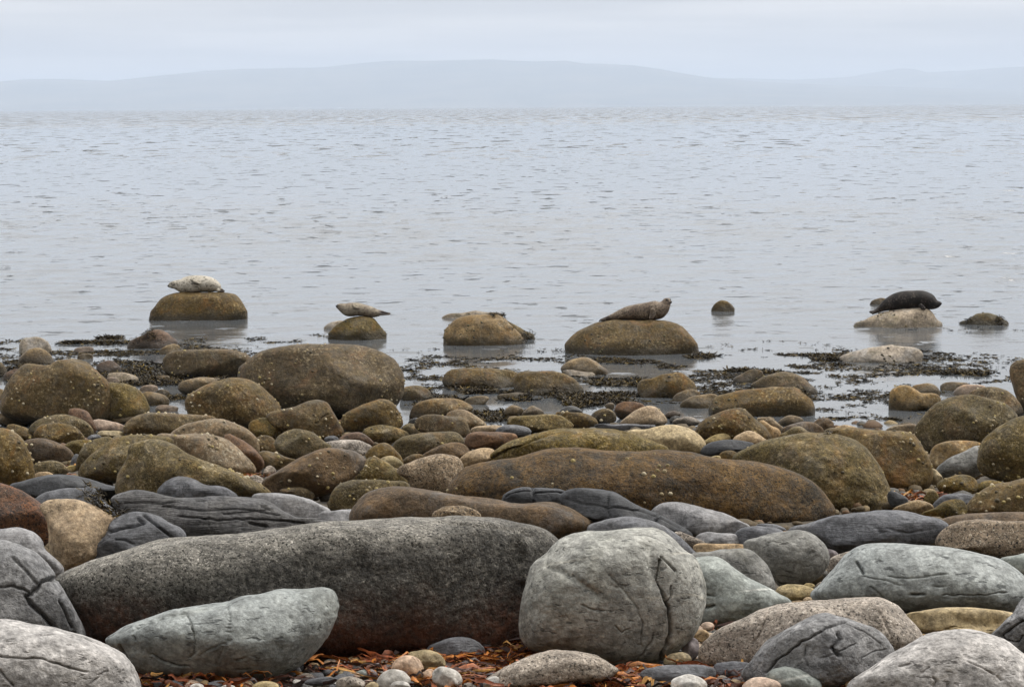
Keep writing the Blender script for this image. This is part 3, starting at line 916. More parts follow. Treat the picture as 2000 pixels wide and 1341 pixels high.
B('A', 'tan', '230,190 350,155 450,160 550,205 650,265 690,330 650,420 560,490 440,545 340,545 280,430 270,330 250,250', 'golden tan boulder against the rust-red boulder', res=1.4)
B('A', 'slate', '200,155 300,110 480,90 530,105 560,150 640,200 690,245 680,285 500,280 300,240 210,200', 'curved blue-grey slate rock with a dark weed tuft behind the tan boulder', 'slate_rock')
B('A', 'dslate', '70,85 130,60 250,25 350,18 500,40 620,80 730,105 740,150 600,180 400,180 250,170 120,130', 'long black slate rock arched in front of the olive boulders', 'slate_rock')
B('A', 'slate', '490,440 520,420 590,350 620,290 700,240 780,230 850,245 930,285 1030,350 1010,480 800,545 600,545 490,510', 'folded blue-grey slate rock with curved grooves behind the dark slab', 'slate_rock', hero=56,
  cracks=[('610,335 680,318 740,305 800,290 770,262', 4, .035), ('800,240 870,295 910,330 960,368', 3.5, .03), ('640,375 700,385 750,410', 3, .015), ('600,360 560,400 520,430', 3, .012, .3)])
B('A', 'lay', '630,150 720,108 800,105 900,130 1000,150 1100,150 1200,140 1400,145 1500,165 1600,230 1700,270 1835,265 1840,330 1500,430 1000,450 850,370 700,270 640,190',
  'wide layered slate outcrop with ragged streaks behind the dark slab', 'slate_rock', hero=76, th=1.2,
  cracks=[('900,190 1100,215 1350,210 1560,240', 2.5, .02), ('1000,250 1200,270 1450,262 1700,290', 2.5, .02), ('1460,190 1520,215', 3, .03), ('1165,150 1170,330', 1.8, .01),
          ('1400,290 1470,300 1490,310', 4, .03), ('700,175 900,178 1000,160', 2.5, .015, .5), ('1100,165 1140,160', 3, .03), ('1250,240 1500,215', 2, .015)])
B('A', 'slate', '880,105 960,40 1010,30 1080,40 1150,75 1240,85 1300,115 1325,145 1250,200 1000,205 900,160', 'flat-topped slate rock with a yellow lichen blotch before the olive boulder', 'slate_rock')
B('A', 'lslate', '1410,140 1500,125 1620,130 1720,155 1800,190 1845,220 1840,280 1700,310 1550,280 1450,210', 'pale blue slate rock with a smooth sloping back', 'slate_rock')
B('A', 'lslate', '1780,235 1860,220 1980,215 2020,260 2000,310 1800,310', 'low pale slate rock left of the brown-grey slab', 'slate_rock')
B('P', 'darkg', '108,1130 150,1105 203,1085 259,1069 329,1051 420,1042 490,1041 560,1030 630,1021 700,1016 772,1012 860,1010 965,1013 1000,1021 1052,1032 1084,1050 1100,1075 1106,1130 1095,1220 1060,1272 900,1282 600,1282 300,1275 185,1255 150,1210 120,1170',
  'long dark speckled granite slab stained rust-red along its foot', 'granite_slab', hero=92, th=0.85, sqr=0.6, lump=0.8,
  cracks=[('860,1017 930,1024 990,1030 1040,1045', 5, .025, 0), ('1010,1040 1030,1080 1020,1130', 10, -.03)])
B('A', 'grey', '610,945 660,900 720,860 850,810 980,765 1100,752 1270,735 1340,705 1450,690 1560,660 1700,662 1790,655 1840,675 1868,730 1865,810 1830,900 1780,970 1700,1060 1600,1120 1400,1165 1100,1172 900,1160 760,1110 720,1060 680,1000',
  'smooth grey-green boulder with two vertical hairline cracks before the dark slab', hero=92, sqr=0.78, lump=0.7,
  cracks=[('1040,785 1075,860 1085,950 1080,1010 1050,1055', 1.8, .012), ('1270,740 1285,830 1275,920 1235,1010 1205,1085', 1.7, .010), ('845,1015 900,1050 980,1080 1050,1090', 2.4, .016),
          ('740,915 755,940', 2.6, .016), ('1110,1025 1200,985 1290,935', 1.6, .008, .7), ('760,870 900,818 1000,785 1040,785', 5, .022, .08), ('665,970 690,1010 715,1050', 3, .02), ('1320,1055 1370,1040', 3, .01), ('1310,1105 1390,1102', 2.2, .01)])
B('B', 'wht', '1040,820 1050,720 1080,620 1120,520 1200,460 1280,385 1400,345 1500,335 1650,322 1800,325 1880,365 1950,430 2020,480 2060,560 2082,640 2080,760 2050,850 2000,930 1900,1010 1750,1075 1600,1085 1450,1060 1300,1020 1150,1000 1060,930',
  'big rounded pale grey boulder with a deep dark vertical crack', hero=100, sqr=0.74, lump=0.8, th=1.05,
  cracks=[('1825,490 1815,600 1838,680 1872,760 1885,860 1870,960 1825,1050', 3.6, .05), ('1890,640 1888,700 1855,750', 2.4, .02), ('1545,580 1620,660 1700,760 1730,850 1715,970', 1.6, .010, .6),
          ('1830,470 1870,510 1908,552', 2.4, .02), ('1390,745 1450,770 1510,775', 2, .012), ('1200,530 1290,560 1350,600 1480,690', 7, .02, 0), ('1760,430 1800,560 1815,620', 14, .03, 0),
          ('1575,860 1610,900 1650,880', 2, .012, .7), ('1500,800 1480,760 1520,700', 1.8, .008, .6), ('1690,1060 1760,980 1790,900', 2, .012, .8), ('1640,640 1600,650 1560,640', 1.6, .008)])
B('B', 'brng', '105,240 130,190 200,120 300,85 420,90 550,110 700,140 900,160 1050,178 1200,172 1300,195 1400,245 1478,295 1450,350 1300,410 1000,420 400,400 150,360 110,300',
  'low brown-grey granite slab lying behind the dark slab', 'granite_slab', res=1.2, sqr=0.7)
B('B', 'bgran', '550,250 600,205 680,190 760,200 830,255 760,300 600,300', 'small tan hump of rock against the brown-grey slab', base=1082)
B('B', 'dslate', '945,150 980,110 1040,90 1110,86 1200,95 1290,105 1310,150 1280,195 1100,210 960,200', 'black slate rock cut by a notch before the rusty slab', 'slate_rock', res=1.6, base=1034,
  cracks=[('1110,85 1118,130 1112,180', 3, .04), ('1120,120 1200,112 1290,118', 2.4, .02), ('960,140 1040,115 1110,105', 2, .012)])
B('B', 'dslate', '1270,140 1300,105 1370,88 1470,95 1570,115 1680,180 1800,230 1900,280 1985,330 2010,370 1950,410 1850,390 1700,350 1500,310 1350,240 1285,190',
  'long smooth black slate boulder sloping down beside the rusty slab', 'slate_rock', res=1.4, cracks=[('1560,200 1700,215 1820,255 1950,320', 2.4, .015), ('1540,110 1530,210 1560,300', 1.8, .012), ('1820,240 1800,290', 3, .03), ('1300,150 1400,185 1560,205', 2, .012)])
B('B', 'slate', '1420,320 1500,275 1590,253 1700,260 1800,285 1900,340 1990,420 2035,475 2000,530 1800,530 1600,450 1480,390', 'dark curved slate rock peeping over the big pale boulder', 'slate_rock')
B('C', 'lslate', '0,178 100,180 200,205 330,240 420,280 470,305 465,355 380,390 200,380 60,350 -60,280 -85,230 -40,190', 'smooth pale blue slate rock below the rusty slab', 'slate_rock')
B('C', 'lslate', '170,370 220,340 300,345 400,355 410,405 300,430 200,420', 'pale lilac slate stone by the tan strip of rock', 'slate_rock', cat='stone')
B('C', 'slate', '380,390 400,335 470,310 560,310 640,325 670,365 600,430 430,430', 'small rounded grey slate rock beside the grey boulder with an olive underside', 'slate_rock')
B('C', 'slate', '505,305 570,292 640,305 670,330 560,340', 'thin flat slate sliver at the end of the rusty slab', 'slate_rock', cat='stone')
B('C', 'tan', '160,410 300,405 440,410 450,445 300,475 170,465', 'tan granite slab top behind the grey-green stones', 'granite_slab')
B('C', 'gran', '50,340 120,350 200,385 245,412 180,430 80,390', 'pale granite sliver beside the dark curved slate', 'stone')
B('C', 'ggrey', '440,405 520,370 640,335 740,325 820,350 880,400 905,460 900,520 850,590 760,635 650,645 600,610 500,510', 'grey boulder with a shadowed olive underside above the yellow stones', hero=46, sqr=0.72)
B('C', 'ggrey', '130,470 250,445 400,425 480,440 540,490 580,560 605,650 560,710 400,710 200,610', 'rounded olive-grey boulder behind the green slate wedge')
B('C', 'grn', '110,510 200,480 270,478 330,495 420,560 520,620 620,680 700,735 640,810 400,870 200,870 120,790', 'pale green slate wedge with white veins beside the big cracked boulder', 'slate_rock', res=1.5,
  cracks=[('150,745 200,760 270,750', 4, .03), ('230,690 270,692', 3, .02)])
B('C', 'yel', '620,660 680,630 770,635 840,665 830,700 720,728 640,708', 'yellow-brown stone below the grey boulder with the olive underside')
B('C', 'slate', '680,330 800,290 930,255 1080,230 1200,218 1320,218 1430,250 1530,275 1570,315 1510,390 1350,430 1150,450 1000,465 900,425 850,370 760,345', 'long low grey slate boulder below the big olive boulder', 'slate_rock', res=1.3, sqr=0.72,
  cracks=[('1180,300 1200,340 1230,330', 2.4, .015), ('1250,320 1330,345 1420,330', 3, .012, .4), ('1300,260 1350,270', 3, .012, .4)])
B('C', 'gran', '900,550 905,500 960,465 1060,440 1110,470 1060,570 930,595', 'pale speckled stone tucked behind the whale-backed grey boulder')
B('C', 'plum', '900,435 960,455 950,485 900,505 890,470', 'plum-grey stone beside the whale-backed boulder')
B('C', 'grey', '820,700 880,620 950,540 1020,470 1100,420 1180,405 1400,408 1600,425 1740,460 1850,490 1940,540 2000,590 2080,680 2060,760 1950,805 1800,800 1600,785 1400,790 1300,780 1150,745 950,745',
  'whale-backed blue-grey boulder with a small dark notch', hero=88, sqr=0.7, lump=0.7,
  cracks=[('1065,505 1085,535 1102,568', 3.2, .04), ('1250,590 1350,592 1450,585 1570,575', 1.8, .010), ('1370,685 1440,690', 3, .03), ('1550,690 1700,692 1800,690 1900,670', 1.8, .012), ('1140,640 1200,690 1240,740', 2.4, .012), ('1500,640 1550,645', 2.2, .012), ('1100,585 1240,610 1320,640', 2, .008, .5)])
B('C', 'brng', '1460,400 1480,340 1550,270 1650,245 1800,228 1950,228 2100,240 2200,300 2180,410 1900,430 1600,430', 'brown granite boulder behind the coarse speckled one')
B('C', 'bgran', '1520,400 1560,330 1640,285 1750,268 1900,275 2050,290 2200,360 2210,460 2000,510 1860,500 1700,450 1560,430', 'coarse speckled granite boulder behind the whale-backed boulder', res=1.3)
B('C', 'grn', '1870,500 1950,470 2050,455 2150,500 2160,610 2000,590', 'pale grey-green stone wedged below the coarse speckled granite boulder')
B('C', 'ochre', '1350,800 1420,780 1530,765 1700,758 1850,775 1950,800 1980,850 1900,910 1800,940 1600,920 1430,895 1380,855', 'low ochre sandstone boulder with a smooth hollow below the whale-backed boulder', hero=44,
  cracks=[('1560,880 1620,865 1750,872 1830,890', 3, .015, .25), ('1640,830 1740,850 1850,850', 12, .03, 0)])
B('C', 'cgrey', '1800,945 1900,830 1950,780 2000,720 2100,690 2200,800 2180,1000 1950,1030 1850,1000', 'dark grey cracked boulder between the ochre boulder and the pale dome', hero=44,
  cracks=[('1990,830 1930,880 1880,920 1910,960', 2.6, .03), ('1900,940 1960,950 2000,920', 2.2, .015)])
B('C', 'gran', '190,1000 230,940 300,880 420,820 560,765 750,735 950,725 1100,715 1200,720 1280,750 1340,820 1400,890 1422,940 1400,1010 1250,1070 900,1110 500,1095 250,1085 195,1050',
  'wide speckled granite boulder behind the folded grey boulder', hero=76, sqr=0.72, cracks=[('575,785 545,850 530,900 480,960', 2.4, .012), ('1195,780 1230,860 1270,940', 3, .010, .3)])
B('C', 'cgrey', '430,1130 480,1060 560,960 680,880 800,820 880,798 960,805 1060,835 1150,870 1220,930 1270,1010 1235,1085 1100,1160 900,1210 700,1220 500,1200',
  'folded grey boulder with a long ridge line and fine dark veins', hero=88, sqr=0.74,
  cracks=[('560,1120 640,1040 760,950 880,885 1000,835', 2.6, .022), ('960,900 975,930 950,970 930,990 970,1030', 4.5, .03), ('780,980 770,1040 800,1090', 1.8, .010), ('1010,850 1120,900 1200,960', 2, .006, .5),
          ('860,1040 950,1020 1060,960', 2, .010, .7), ('1100,1040 1180,1000 1230,990', 1.8, .008, .6), ('700,1130 760,1060', 1.6, .008, .6), ('620,940 600,990', 1.6, .006, .6), ('700,900 690,950', 1.6, .006, .6)])
B('C', 'pale', '1030,1210 1150,1100 1250,1030 1350,980 1480,925 1600,905 1720,905 1850,940 1950,1000 2050,1100 2110,1250 1900,1400 1300,1400 1100,1330',
  'pale grey domed boulder with dark scratches below the cracked dark grey boulder', hero=88, cracks=[('1495,1150 1515,1170 1500,1203', 3, .02), ('1570,1110 1580,1150 1570,1200', 2.4, .014), ('1690,1060 1760,1090 1830,1130', 2, .010, .7), ('1300,1085 1360,1070', 2, .008, .7), ('1430,1120 1470,1090', 2, .008, .7), ('1850,1140 1870,1160', 3, .015)])
B('C', 'grn', '560,1140 640,1095 720,1090 800,1130 870,1185 840,1240 600,1230', 'small lumpy greenish stone before the folded grey boulder', lump=2.0)
B('C', 'slate', '-140,1120 -60,1090 100,1078 260,1092 275,1140 200,1185 0,1195 -120,1165', 'flat blue-grey stone with a pale chip among the shingle', 'stone', hero=20)
B('C', 'slate', '270,1085 330,1065 400,1060 470,1080 440,1155 300,1145', 'blue-grey stone wedged beside the folded boulder')
B('C', 'pink', '430,1195 500,1150 580,1155 640,1200 560,1255 450,1245', 'rounded pinkish stone by a scrap of orange kelp')
B('C', 'tan', '1000,1190 1050,1150 1110,1145 1095,1195 1040,1225', 'tan stone at the foot of the pale domed boulder')
B('C', 'pink', '1930,1035 2000,1015 2080,1060 2050,1110 1960,1090', 'pink stone beside the pale domed boulder')
B('C', 'plum', '95,975 140,925 180,945 185,1010 145,1060 105,1040', 'upright plum-coloured stone in the gap beside the big cracked boulder')
B('C', 'tan', '150,905 200,880 240,900 232,935 170,948', 'round tan stone perched by the plum-coloured stone')
B('C', 'pink', '195,860 230,840 272,860 245,890 210,885', 'pinkish stone at the tip of the speckled granite boulder')
B('C', 'yel', '-5,1040 60,1010 120,1015 142,1060 60,1085 0,1080', 'olive-yellow stone tucked under the big cracked boulder')
B('C', 'white', '30,1175 100,1135 170,1140 232,1190 180,1240 60,1230', 'white stone with tan flank in front of the flat blue-grey stone')
B('C', 'grn', '180,1130 220,1110 265,1140 240,1185 195,1175', 'angular pale grey stone by the white stone and orange kelp', lump=1.8)
B('C', 'tan', '1410,912 1480,915 1505,932 1440,945', 'thin tan stone under the ochre boulder')
B('C', 'pink', '815,715 870,690 940,715 900,740 840,735', 'pinkish grey stone at the head of the whale-backed boulder')
SM1 = dict(label='little rounded stone by the yellow-brown stone below the grey boulder', group='little stones round the yellow-brown stone')
B('C', 'tan', '765,722 800,700 835,722 800,740', label='little tan stone between the yellow-brown stone and the whale-backed boulder', group=SM1['group'])
B('C', 'yel', '770,638 800,622 832,640 800,655', label='little yellow stone lying just behind the yellow-brown stone', group=SM1['group'])
B('C', 'gran', '838,645 868,615 895,640 865,660', label='little grey speckled stone behind the yellow-brown stone', group=SM1['group'])
B('C', 'tan', '700,735 735,720 770,732 735,750', label='flat little tan stone in front of the yellow-brown stone', group=SM1['group'])
B('B', 'slate', '520,990 600,945 700,920 790,940 850,1000 800,1045 560,1045', 'dark olive-grey dome under the long slab behind the red kelp', 'stone', hero=30)
B('B', 'gran', '840,1190 930,1110 1050,1045 1200,1005 1330,998 1450,1020 1550,1070 1590,1115 1500,1170 1200,1200 950,1215', 'low grey speckled stone half buried in red kelp', 'stone', hero=44)
B('B', 'yel', '420,1020 480,998 560,1000 610,1030 628,1085 560,1115 450,1085', 'cream stone with a crack next to the orange-tan stone', hero=20)
B('B', 'pink', '325,1095 370,1040 430,1025 490,1060 505,1120 440,1165 350,1135', 'orange-tan stone leaning on the cream stone', hero=20)
B('B', 'white', '245,1185 270,1130 330,1105 400,1120 432,1170 380,1215 280,1215', 'white round stone before the orange-tan stone', hero=20)
B('B', 'white', '555,1130 590,1090 650,1095 710,1130 718,1180 650,1208 570,1185', 'pale grey egg-shaped stone against the red kelp', hero=20)
B('B', 'pink', '505,1130 540,1100 572,1120 565,1175 520,1165', 'small cream stone beside the egg-shaped stone')
B('B', 'gran', '20,1172 80,1145 150,1155 182,1190 120,1218 40,1214', 'pitted cream stone among the gravel')
B('B', 'pink', '-20,945 15,930 42,960 46,985 10,995 -20,985', 'orange-tan pebble where the gravel meets the long slab')
B('B', 'wetred', '1340,1110 1380,1075 1440,1080 1462,1120 1400,1155', 'brown stone on top of the half-buried speckled stone', base=1316)
B('B', 'white', '840,1195 870,1150 920,1145 950,1185 900,1215', 'pale stone at the end of the half-buried speckled stone')
B('B', 'white', '320,1195 360,1170 420,1180 430,1215 340,1222', 'flat white pebble under the white round stone')
B('B', 'ochre', '180,1200 220,1172 255,1190 240,1220 190,1225', 'ochre pebble beside the white round stone')
B('A', 'white', '1060,1200 1090,1182 1135,1195 1120,1220 1070,1220', 'bright white pebble under the smooth grey-green boulder')
B('A', 'white', '1230,1205 1265,1190 1310,1200 1290,1222 1240,1222', 'white pebble in the kelp beside a pale yellow stone')
B('A', 'yel', '1405,1205 1450,1172 1510,1170 1555,1200 1520,1230 1430,1230', 'pale yellow stone under the smooth grey-green boulder')
B('A', 'slate', '1700,1175 1770,1150 1840,1145 1880,1165 1820,1190 1740,1195', 'flat blue-grey pebble in the gravel by the smooth grey-green boulder')

# ================= middle band: limpet-covered brown boulders
B('D', 'olive', '10,520 25,450 50,370 90,300 150,255 270,258 330,232 400,226 480,250 550,310 600,370 625,440 615,520 590,585 480,610 200,595 60,560', 'huge brown limpet-covered boulder with a saddle in its top', res=1.1)
B('D', 'oliveg', '580,370 650,362 720,375 790,420 825,480 832,530 760,575 620,590 560,500', 'rounded olive boulder leaning on the huge saddle-topped boulder')
B('D', 'olive', '915,260 930,210 980,185 1080,175 1250,175 1350,195 1400,235 1390,310 1250,340 1050,340 940,318', 'flat-topped brown boulder beside the biggest brown boulder', sqr=0.7)
B('P', 'olive', '465,721 480,704 504,688 542,678 595,674 665,672 702,672 737,683 769,700 786,721 792,746 785,777 757,806 680,820 600,815 520,792 472,762', 'biggest brown limpet-dotted boulder at the edge of the shallows', sqr=0.74, res=1.1)
B('D', 'olive', '1040,470 1070,420 1150,380 1250,340 1340,333 1420,360 1500,430 1560,505 1550,590 1400,630 1200,610 1070,555', 'egg-shaped brown boulder in front of the biggest brown boulder')
B('D', 'tide', '995,390 1020,355 1100,335 1180,335 1235,352 1190,395 1080,430 1010,418', 'tan boulder half hidden by the egg-shaped boulder', res=1.2)
B('D', 'olive', '1480,550 1540,515 1650,490 1730,465 1810,468 1860,520 1900,590 1918,640 1885,675 1780,685 1650,670 1520,615', 'angular brown boulder below the biggest brown boulder', flat=0.5, cracks=[('1835,540 1790,560 1765,590', 2, .02)], res=1.4)
B('D', 'oliveg', '1390,590 1430,565 1480,560 1540,590 1590,650 1570,675 1480,685 1400,645', 'knobbly dark brown stone before the angular boulder', lump=1.6)
B('D', 'oliveg', '1530,690 1590,640 1660,620 1740,640 1810,690 1852,725 1800,765 1700,800 1600,780 1540,735', 'golden-olive limpet-crusted boulder below the angular boulder')
B('D', 'olive', '1410,700 1440,665 1500,658 1540,690 1545,755 1450,765', 'small brown stone left of the golden-olive boulder')
B('D', 'olive', '690,610 740,555 850,530 1000,535 1120,545 1205,565 1190,610 1050,650 950,670 800,670 700,655', 'long low brown boulder in front of the still pool', res=1.1)
B('D', 'tide', '950,670 1000,610 1100,575 1210,560 1320,590 1400,640 1445,700 1430,770 1300,775 1100,740', 'tan boulder crossed by a grey mineral band', lim=0.5, res=1.2, cracks=[('1205,562 1235,610 1265,660', 2.0, .01, .35)])
B('D', 'tide', '870,665 1000,650 1150,645 1250,670 1330,730 1400,800 1428,860 1350,890 1150,860 950,780', 'tan barnacled boulder sloping behind the olive boulder', lim=0.8, res=1.2)
B('D', 'wetred', '1250,655 1350,680 1430,740 1475,820 1430,860 1300,780', 'reddish brown boulder beside the tan barnacled boulder', base=928)
B('D', 'oliveg', '650,940 670,870 710,790 730,720 790,690 860,680 960,700 1050,760 1180,810 1300,860 1400,900 1480,950 1512,990 1400,1015 1100,1045 800,1025 660,985', 'broad olive granite boulder sloping down behind the slate rocks', res=1.1, lim=0.5)
B('D', 'oliveg', '440,870 480,790 560,720 650,670 760,652 880,665 960,690 920,790 750,910 600,920 460,900', 'olive boulder with rough crust behind the broad olive granite boulder', res=1.1)
B('D', 'oliveg', '425,810 460,720 530,680 620,665 640,720 540,800 440,860', 'dull olive boulder shoulder left of the rough-crusted olive boulder')
B('D', 'olive', '-150,640 0,612 80,640 130,690 170,770 190,850 175,915 80,955 -100,960', 'dark brown rounded boulder above the long black slate')
B('D', 'brng', '130,700 200,672 300,690 380,730 408,780 340,805 200,815 150,770', 'smooth grey-tan boulder beside the dark brown rounded boulder', lim=0.35)
B('D', 'oliveg', '190,830 250,800 310,797 360,825 382,860 300,885 210,875', 'small olive limpet stone under the grey-tan boulder')
B('D', 'tan', '190,882 230,858 300,880 262,908 200,908', 'pinkish tan flat stone above the black slate')
B('D', 'olive', '180,560 220,520 300,508 380,515 402,545 300,575 200,580', 'flat brown stone at the foot of the saddle-topped boulder')
B('D', 'wetred', '385,520 440,508 490,525 520,580 538,640 480,655 420,595', 'reddish brown stone at the foot of the saddle-topped boulder')
B('D', 'oliveg', '165,640 200,580 280,550 380,545 460,570 510,620 517,675 440,690 250,670', 'rounded olive boulder stacked behind a darker limpet stone')
B('D', 'olive', '190,645 230,600 310,588 400,600 450,640 468,682 400,708 280,706 210,685', 'dark limpet stone in front of the rounded olive boulder')
B('D', 'tide', '-50,548 40,540 90,570 105,598 20,605', 'tan stone left of the flat brown stone')
B('D', 'yel', '60,562 120,550 162,575 145,603 90,595', 'yellowish barnacled stone below the saddle-topped boulder')
B('D', 'oliveg', '40,605 130,608 200,650 215,675 100,680', 'sloping olive stone above the grey-tan boulder')
B('D', 'pink', '520,578 560,568 690,600 695,628 600,645 530,625', 'flat pink-white stone beside the reddish brown stone', flat=0.6)
B('D', 'tan', '630,575 670,540 780,540 775,572 700,592', 'pale flat stone between the pool and the long low boulder')
B('D', 'yel', '545,645 620,630 690,640 695,665 600,670', 'low yellow-tan stone before the long low brown boulder')
B('D', 'slate', '485,675 530,650 565,672 515,692', 'small slate-grey stone before the rounded olive boulder')
B('D', 'oliveg', '360,715 420,685 500,690 475,735 420,765 375,745', 'weedy brown stone beside the dark limpet stone')
SM2 = dict(label='little tan stone filling a gap among the olive boulders', group='little stones filling gaps among the olive boulders')
B('D', 'tan', '265,682 300,665 342,695 295,700', label='little tan stone above the grey-tan boulder', group=SM2['group'])
B('D', 'yel', '370,835 425,825 425,855 385,858', label='little yellowish stone beside the small olive limpet stone', group=SM2['group'])
B('D', 'slate', '395,800 432,760 436,822 402,836', 'bluish grey stone wedged under the olive boulder shoulder')
B('D', 'olive', '1440,755 1520,750 1600,780 1662,808 1560,855 1470,835', 'low brown boulder below the golden-olive boulder')
B('D', 'gran', '1468,865 1500,825 1542,860 1490,885', 'pale pointed stone by a scrap of orange weed')
B('D', 'gran', '1390,892 1430,880 1472,905 1465,935 1415,935', 'grey-tan stone at the shoulder of the broad olive granite boulder')
B('P', 'brng', '511,946 546,917 588,893 630,877 658,874 686,879 704,886 714,900 690,935 662,958 600,972 530,970', 'smooth brown-grey boulder with a cluster of limpets on its flank', lim=0.8, res=1.2)
B('P', 'gran', '636,868 665,859 690,858 710,862 727,876 713,890 680,880', 'pale whitish stone behind the smooth brown-grey boulder')
B('E', 'wetred', '30,690 60,655 110,640 160,640 215,680 228,712 150,705 60,700', 'reddish stone in front of the blunt golden boulder')
B('E', 'olive', '40,565 80,520 200,475 260,458 310,460 350,490 385,550 388,608 300,630 150,642 60,636', 'blunt golden-brown boulder beside the biggest brown boulder', flat=0.4, res=1.2)
B('D', 'slate', '1810,675 1850,658 1892,675 1872,694 1822,694', 'small blue-grey stone below the angular brown boulder')
B('D', 'olive', '1560,975 1640,945 1700,950 1755,1000 1680,1012', 'small dark weedy stone before the smooth brown-grey boulder', lump=1.6)
B('E', 'oliveg', '-15,1000 20,940 100,910 200,900 300,905 430,945 330,1020 150,1085 50,1090 -20,1070', 'olive boulder at the end of the brown-grey slab', res=1.2)
B('E', 'oliveg', '75,920 130,840 200,780 240,778 320,820 380,870 420,915 360,950 200,945', 'steep-peaked grey-olive boulder behind the brown-grey slab')
B('E', 'bgran', '350,850 450,800 560,765 660,760 710,785 730,840 710,910 690,980 560,985 450,965 410,910', 'tan granite boulder with a ridge beside the rusty slab', res=1.2, flat=0.5)
B('E', 'brng', '495,790 560,730 640,700 720,702 765,740 750,780 640,800', 'brown speckled boulder behind the ridged tan granite')
B('E', 'tan', '700,800 780,740 900,738 880,800 790,840 720,838', 'tan sloping rock at the head of the rusty slab')
B('E', 'olive', '180,780 220,720 290,700 340,725 390,790 385,835 280,815', 'brown triangular stone behind the steep-peaked boulder')
B('E', 'yel', '265,795 320,770 370,790 392,832 330,840', 'light brown stone beside the brown triangular stone')
B('E', 'olive', '388,805 440,765 502,765 495,795 420,820', 'small brown wedge beside the light brown stone')
B('E', 'oliveg', '335,715 360,680 450,650 600,632 690,640 732,690 710,725 580,760 400,790 345,758', 'elongated olive boulder crusted with limpets', lim=1.2, res=1.2)
B('E', 'oliveg', '170,645 230,600 330,605 420,640 425,670 330,698 240,696', 'pale-topped olive stone below the blunt golden boulder')
B('E', 'oliveg', '385,615 430,590 490,610 518,642 450,660 400,646', 'small olive stone beside the pale-topped olive stone')
B('E', 'tide', '425,555 450,490 540,455 650,450 740,470 782,505 750,540 640,560 520,568 440,568', 'smooth tan boulder before the mat of black weed', res=1.2)
B('E', 'tide', '630,550 680,515 740,515 800,550 862,602 845,632 760,630 680,595', 'tan-grey sloping boulder behind the saddle-backed brown boulder')
B('E', 'olive', '455,595 500,545 580,540 640,550 720,555 760,610 768,655 720,672 600,655 480,630', 'saddle-backed brown boulder behind the elongated olive boulder')
B('E', 'dslate', '420,585 450,562 482,562 475,600 435,602', 'tiny dark stone beside the saddle-backed brown boulder')
B('E', 'wetred', '735,695 760,650 850,635 950,640 1032,662 990,708 900,738 800,738 745,720', 'red-brown boulder with a pale top beside the elongated olive boulder', res=1.2)
B('E', 'tan', '765,635 800,607 950,605 940,635 800,646', 'flat tan stone behind the red-brown boulder')
B('E', 'slate', '908,635 970,600 1060,605 1108,632 1085,662 960,662', 'flat dark slate-blue stone behind the red-brown boulder', name='stone')
B('E', 'oliveg', '975,595 1010,555 1100,545 1250,540 1310,570 1342,612 1250,640 1100,640', 'smooth olive boulder with a row of pale limpets', res=1.2)
B('E', 'olive', '1240,545 1350,530 1440,545 1482,592 1445,618 1340,625', 'dark brown boulder adjoining the smooth olive boulder')
B('E', 'oliveg', '845,805 900,750 1000,690 1120,650 1250,625 1400,620 1500,620 1640,640 1780,690 1870,745 1700,815 1200,850 950,845', 'broad low olive granite boulder behind the rusty slab', base=915, cracks=[('890,790 1000,730 1100,690 1230,640', 3, .04, .5)], hero=50, lim=0.25)
B('P', 'rustg', '877,962 892,935 916,914 965,900 1018,893 1053,881 1088,874 1140,874 1175,881 1245,881 1298,877 1350,881 1370,889 1405,896 1457,897 1510,909 1562,928 1598,949 1622,981 1630,1002 1615,1020 1545,1036 1475,1038 1300,1033 1100,1018 950,1003 885,985',
  'very long rusty granite slab with a wavy top edge', 'granite_slab', hero=84, th=0.7, sqr=0.6, lump=0.7, base=1008)
B('E', 'slate', '1455,612 1560,595 1750,597 1802,607 1750,632 1550,632', 'flat slate-blue stone lying before the pale pool stone', name='stone')
B('P', 'ochre', '1223,846 1262,837 1300,830 1328,830 1349,837 1370,855 1377,869 1365,888 1300,888 1250,874', 'smooth ochre boulder behind the rusty slab')
B('E', 'tan', '1600,605 1640,550 1700,510 1770,492 1830,520 1862,590 1750,612', 'pale tan pointed stone with a dark limpet cluster', lim=0.4)
B('E', 'wetred', '1568,525 1590,480 1660,468 1740,490 1720,525 1620,568', 'red-brown stone behind the pale tan pointed stone')
B('E', 'olive', '1440,555 1480,515 1540,508 1580,540 1572,585 1480,588', 'brown stone standing in the pool by the red-brown stone')
B('E', 'tan', '1518,495 1545,473 1572,485 1562,515', 'little tan stone beside the red-brown pool stone')
B('E', 'slate', '1270,530 1320,492 1395,525 1350,545', 'blue-grey pointed stone at the edge of the black weed')
B('E', 'tide', '1050,555 1100,495 1140,500 1178,542 1100,566', 'tan pointed stone at the edge of the black weed')
B('E', 'tide', '952,535 980,495 1020,488 1068,520 1045,555 980,560', 'round tan-brown stone at the edge of the black weed')
B('E', 'wetred', '1848,548 1900,520 1942,540 1890,565', 'reddish stone beside a black pebble at the pool edge')
B('F', 'dslate', '20,572 50,548 82,560 64,592 30,592', 'black pebble beside the reddish stone at the pool edge')
B('F', 'gran', '38,585 100,555 160,560 195,592 100,606', 'grey speckled stone by the black pebble')
B('F', 'oliveg', '1390,625 1430,560 1500,490 1580,450 1680,425 1780,440 1880,470 1930,510 1952,560 1910,650 1780,710 1600,740 1490,755 1430,700', 'large round olive-brown boulder at the end of the pool', lim=0.7)
B('F', 'oliveg', '1755,765 1780,690 1850,620 1950,570 2050,555 2200,600 2250,750 2210,890 2000,930 1850,910 1760,860', 'large grey-olive boulder in front of the round olive-brown boulder', lim=0.5)
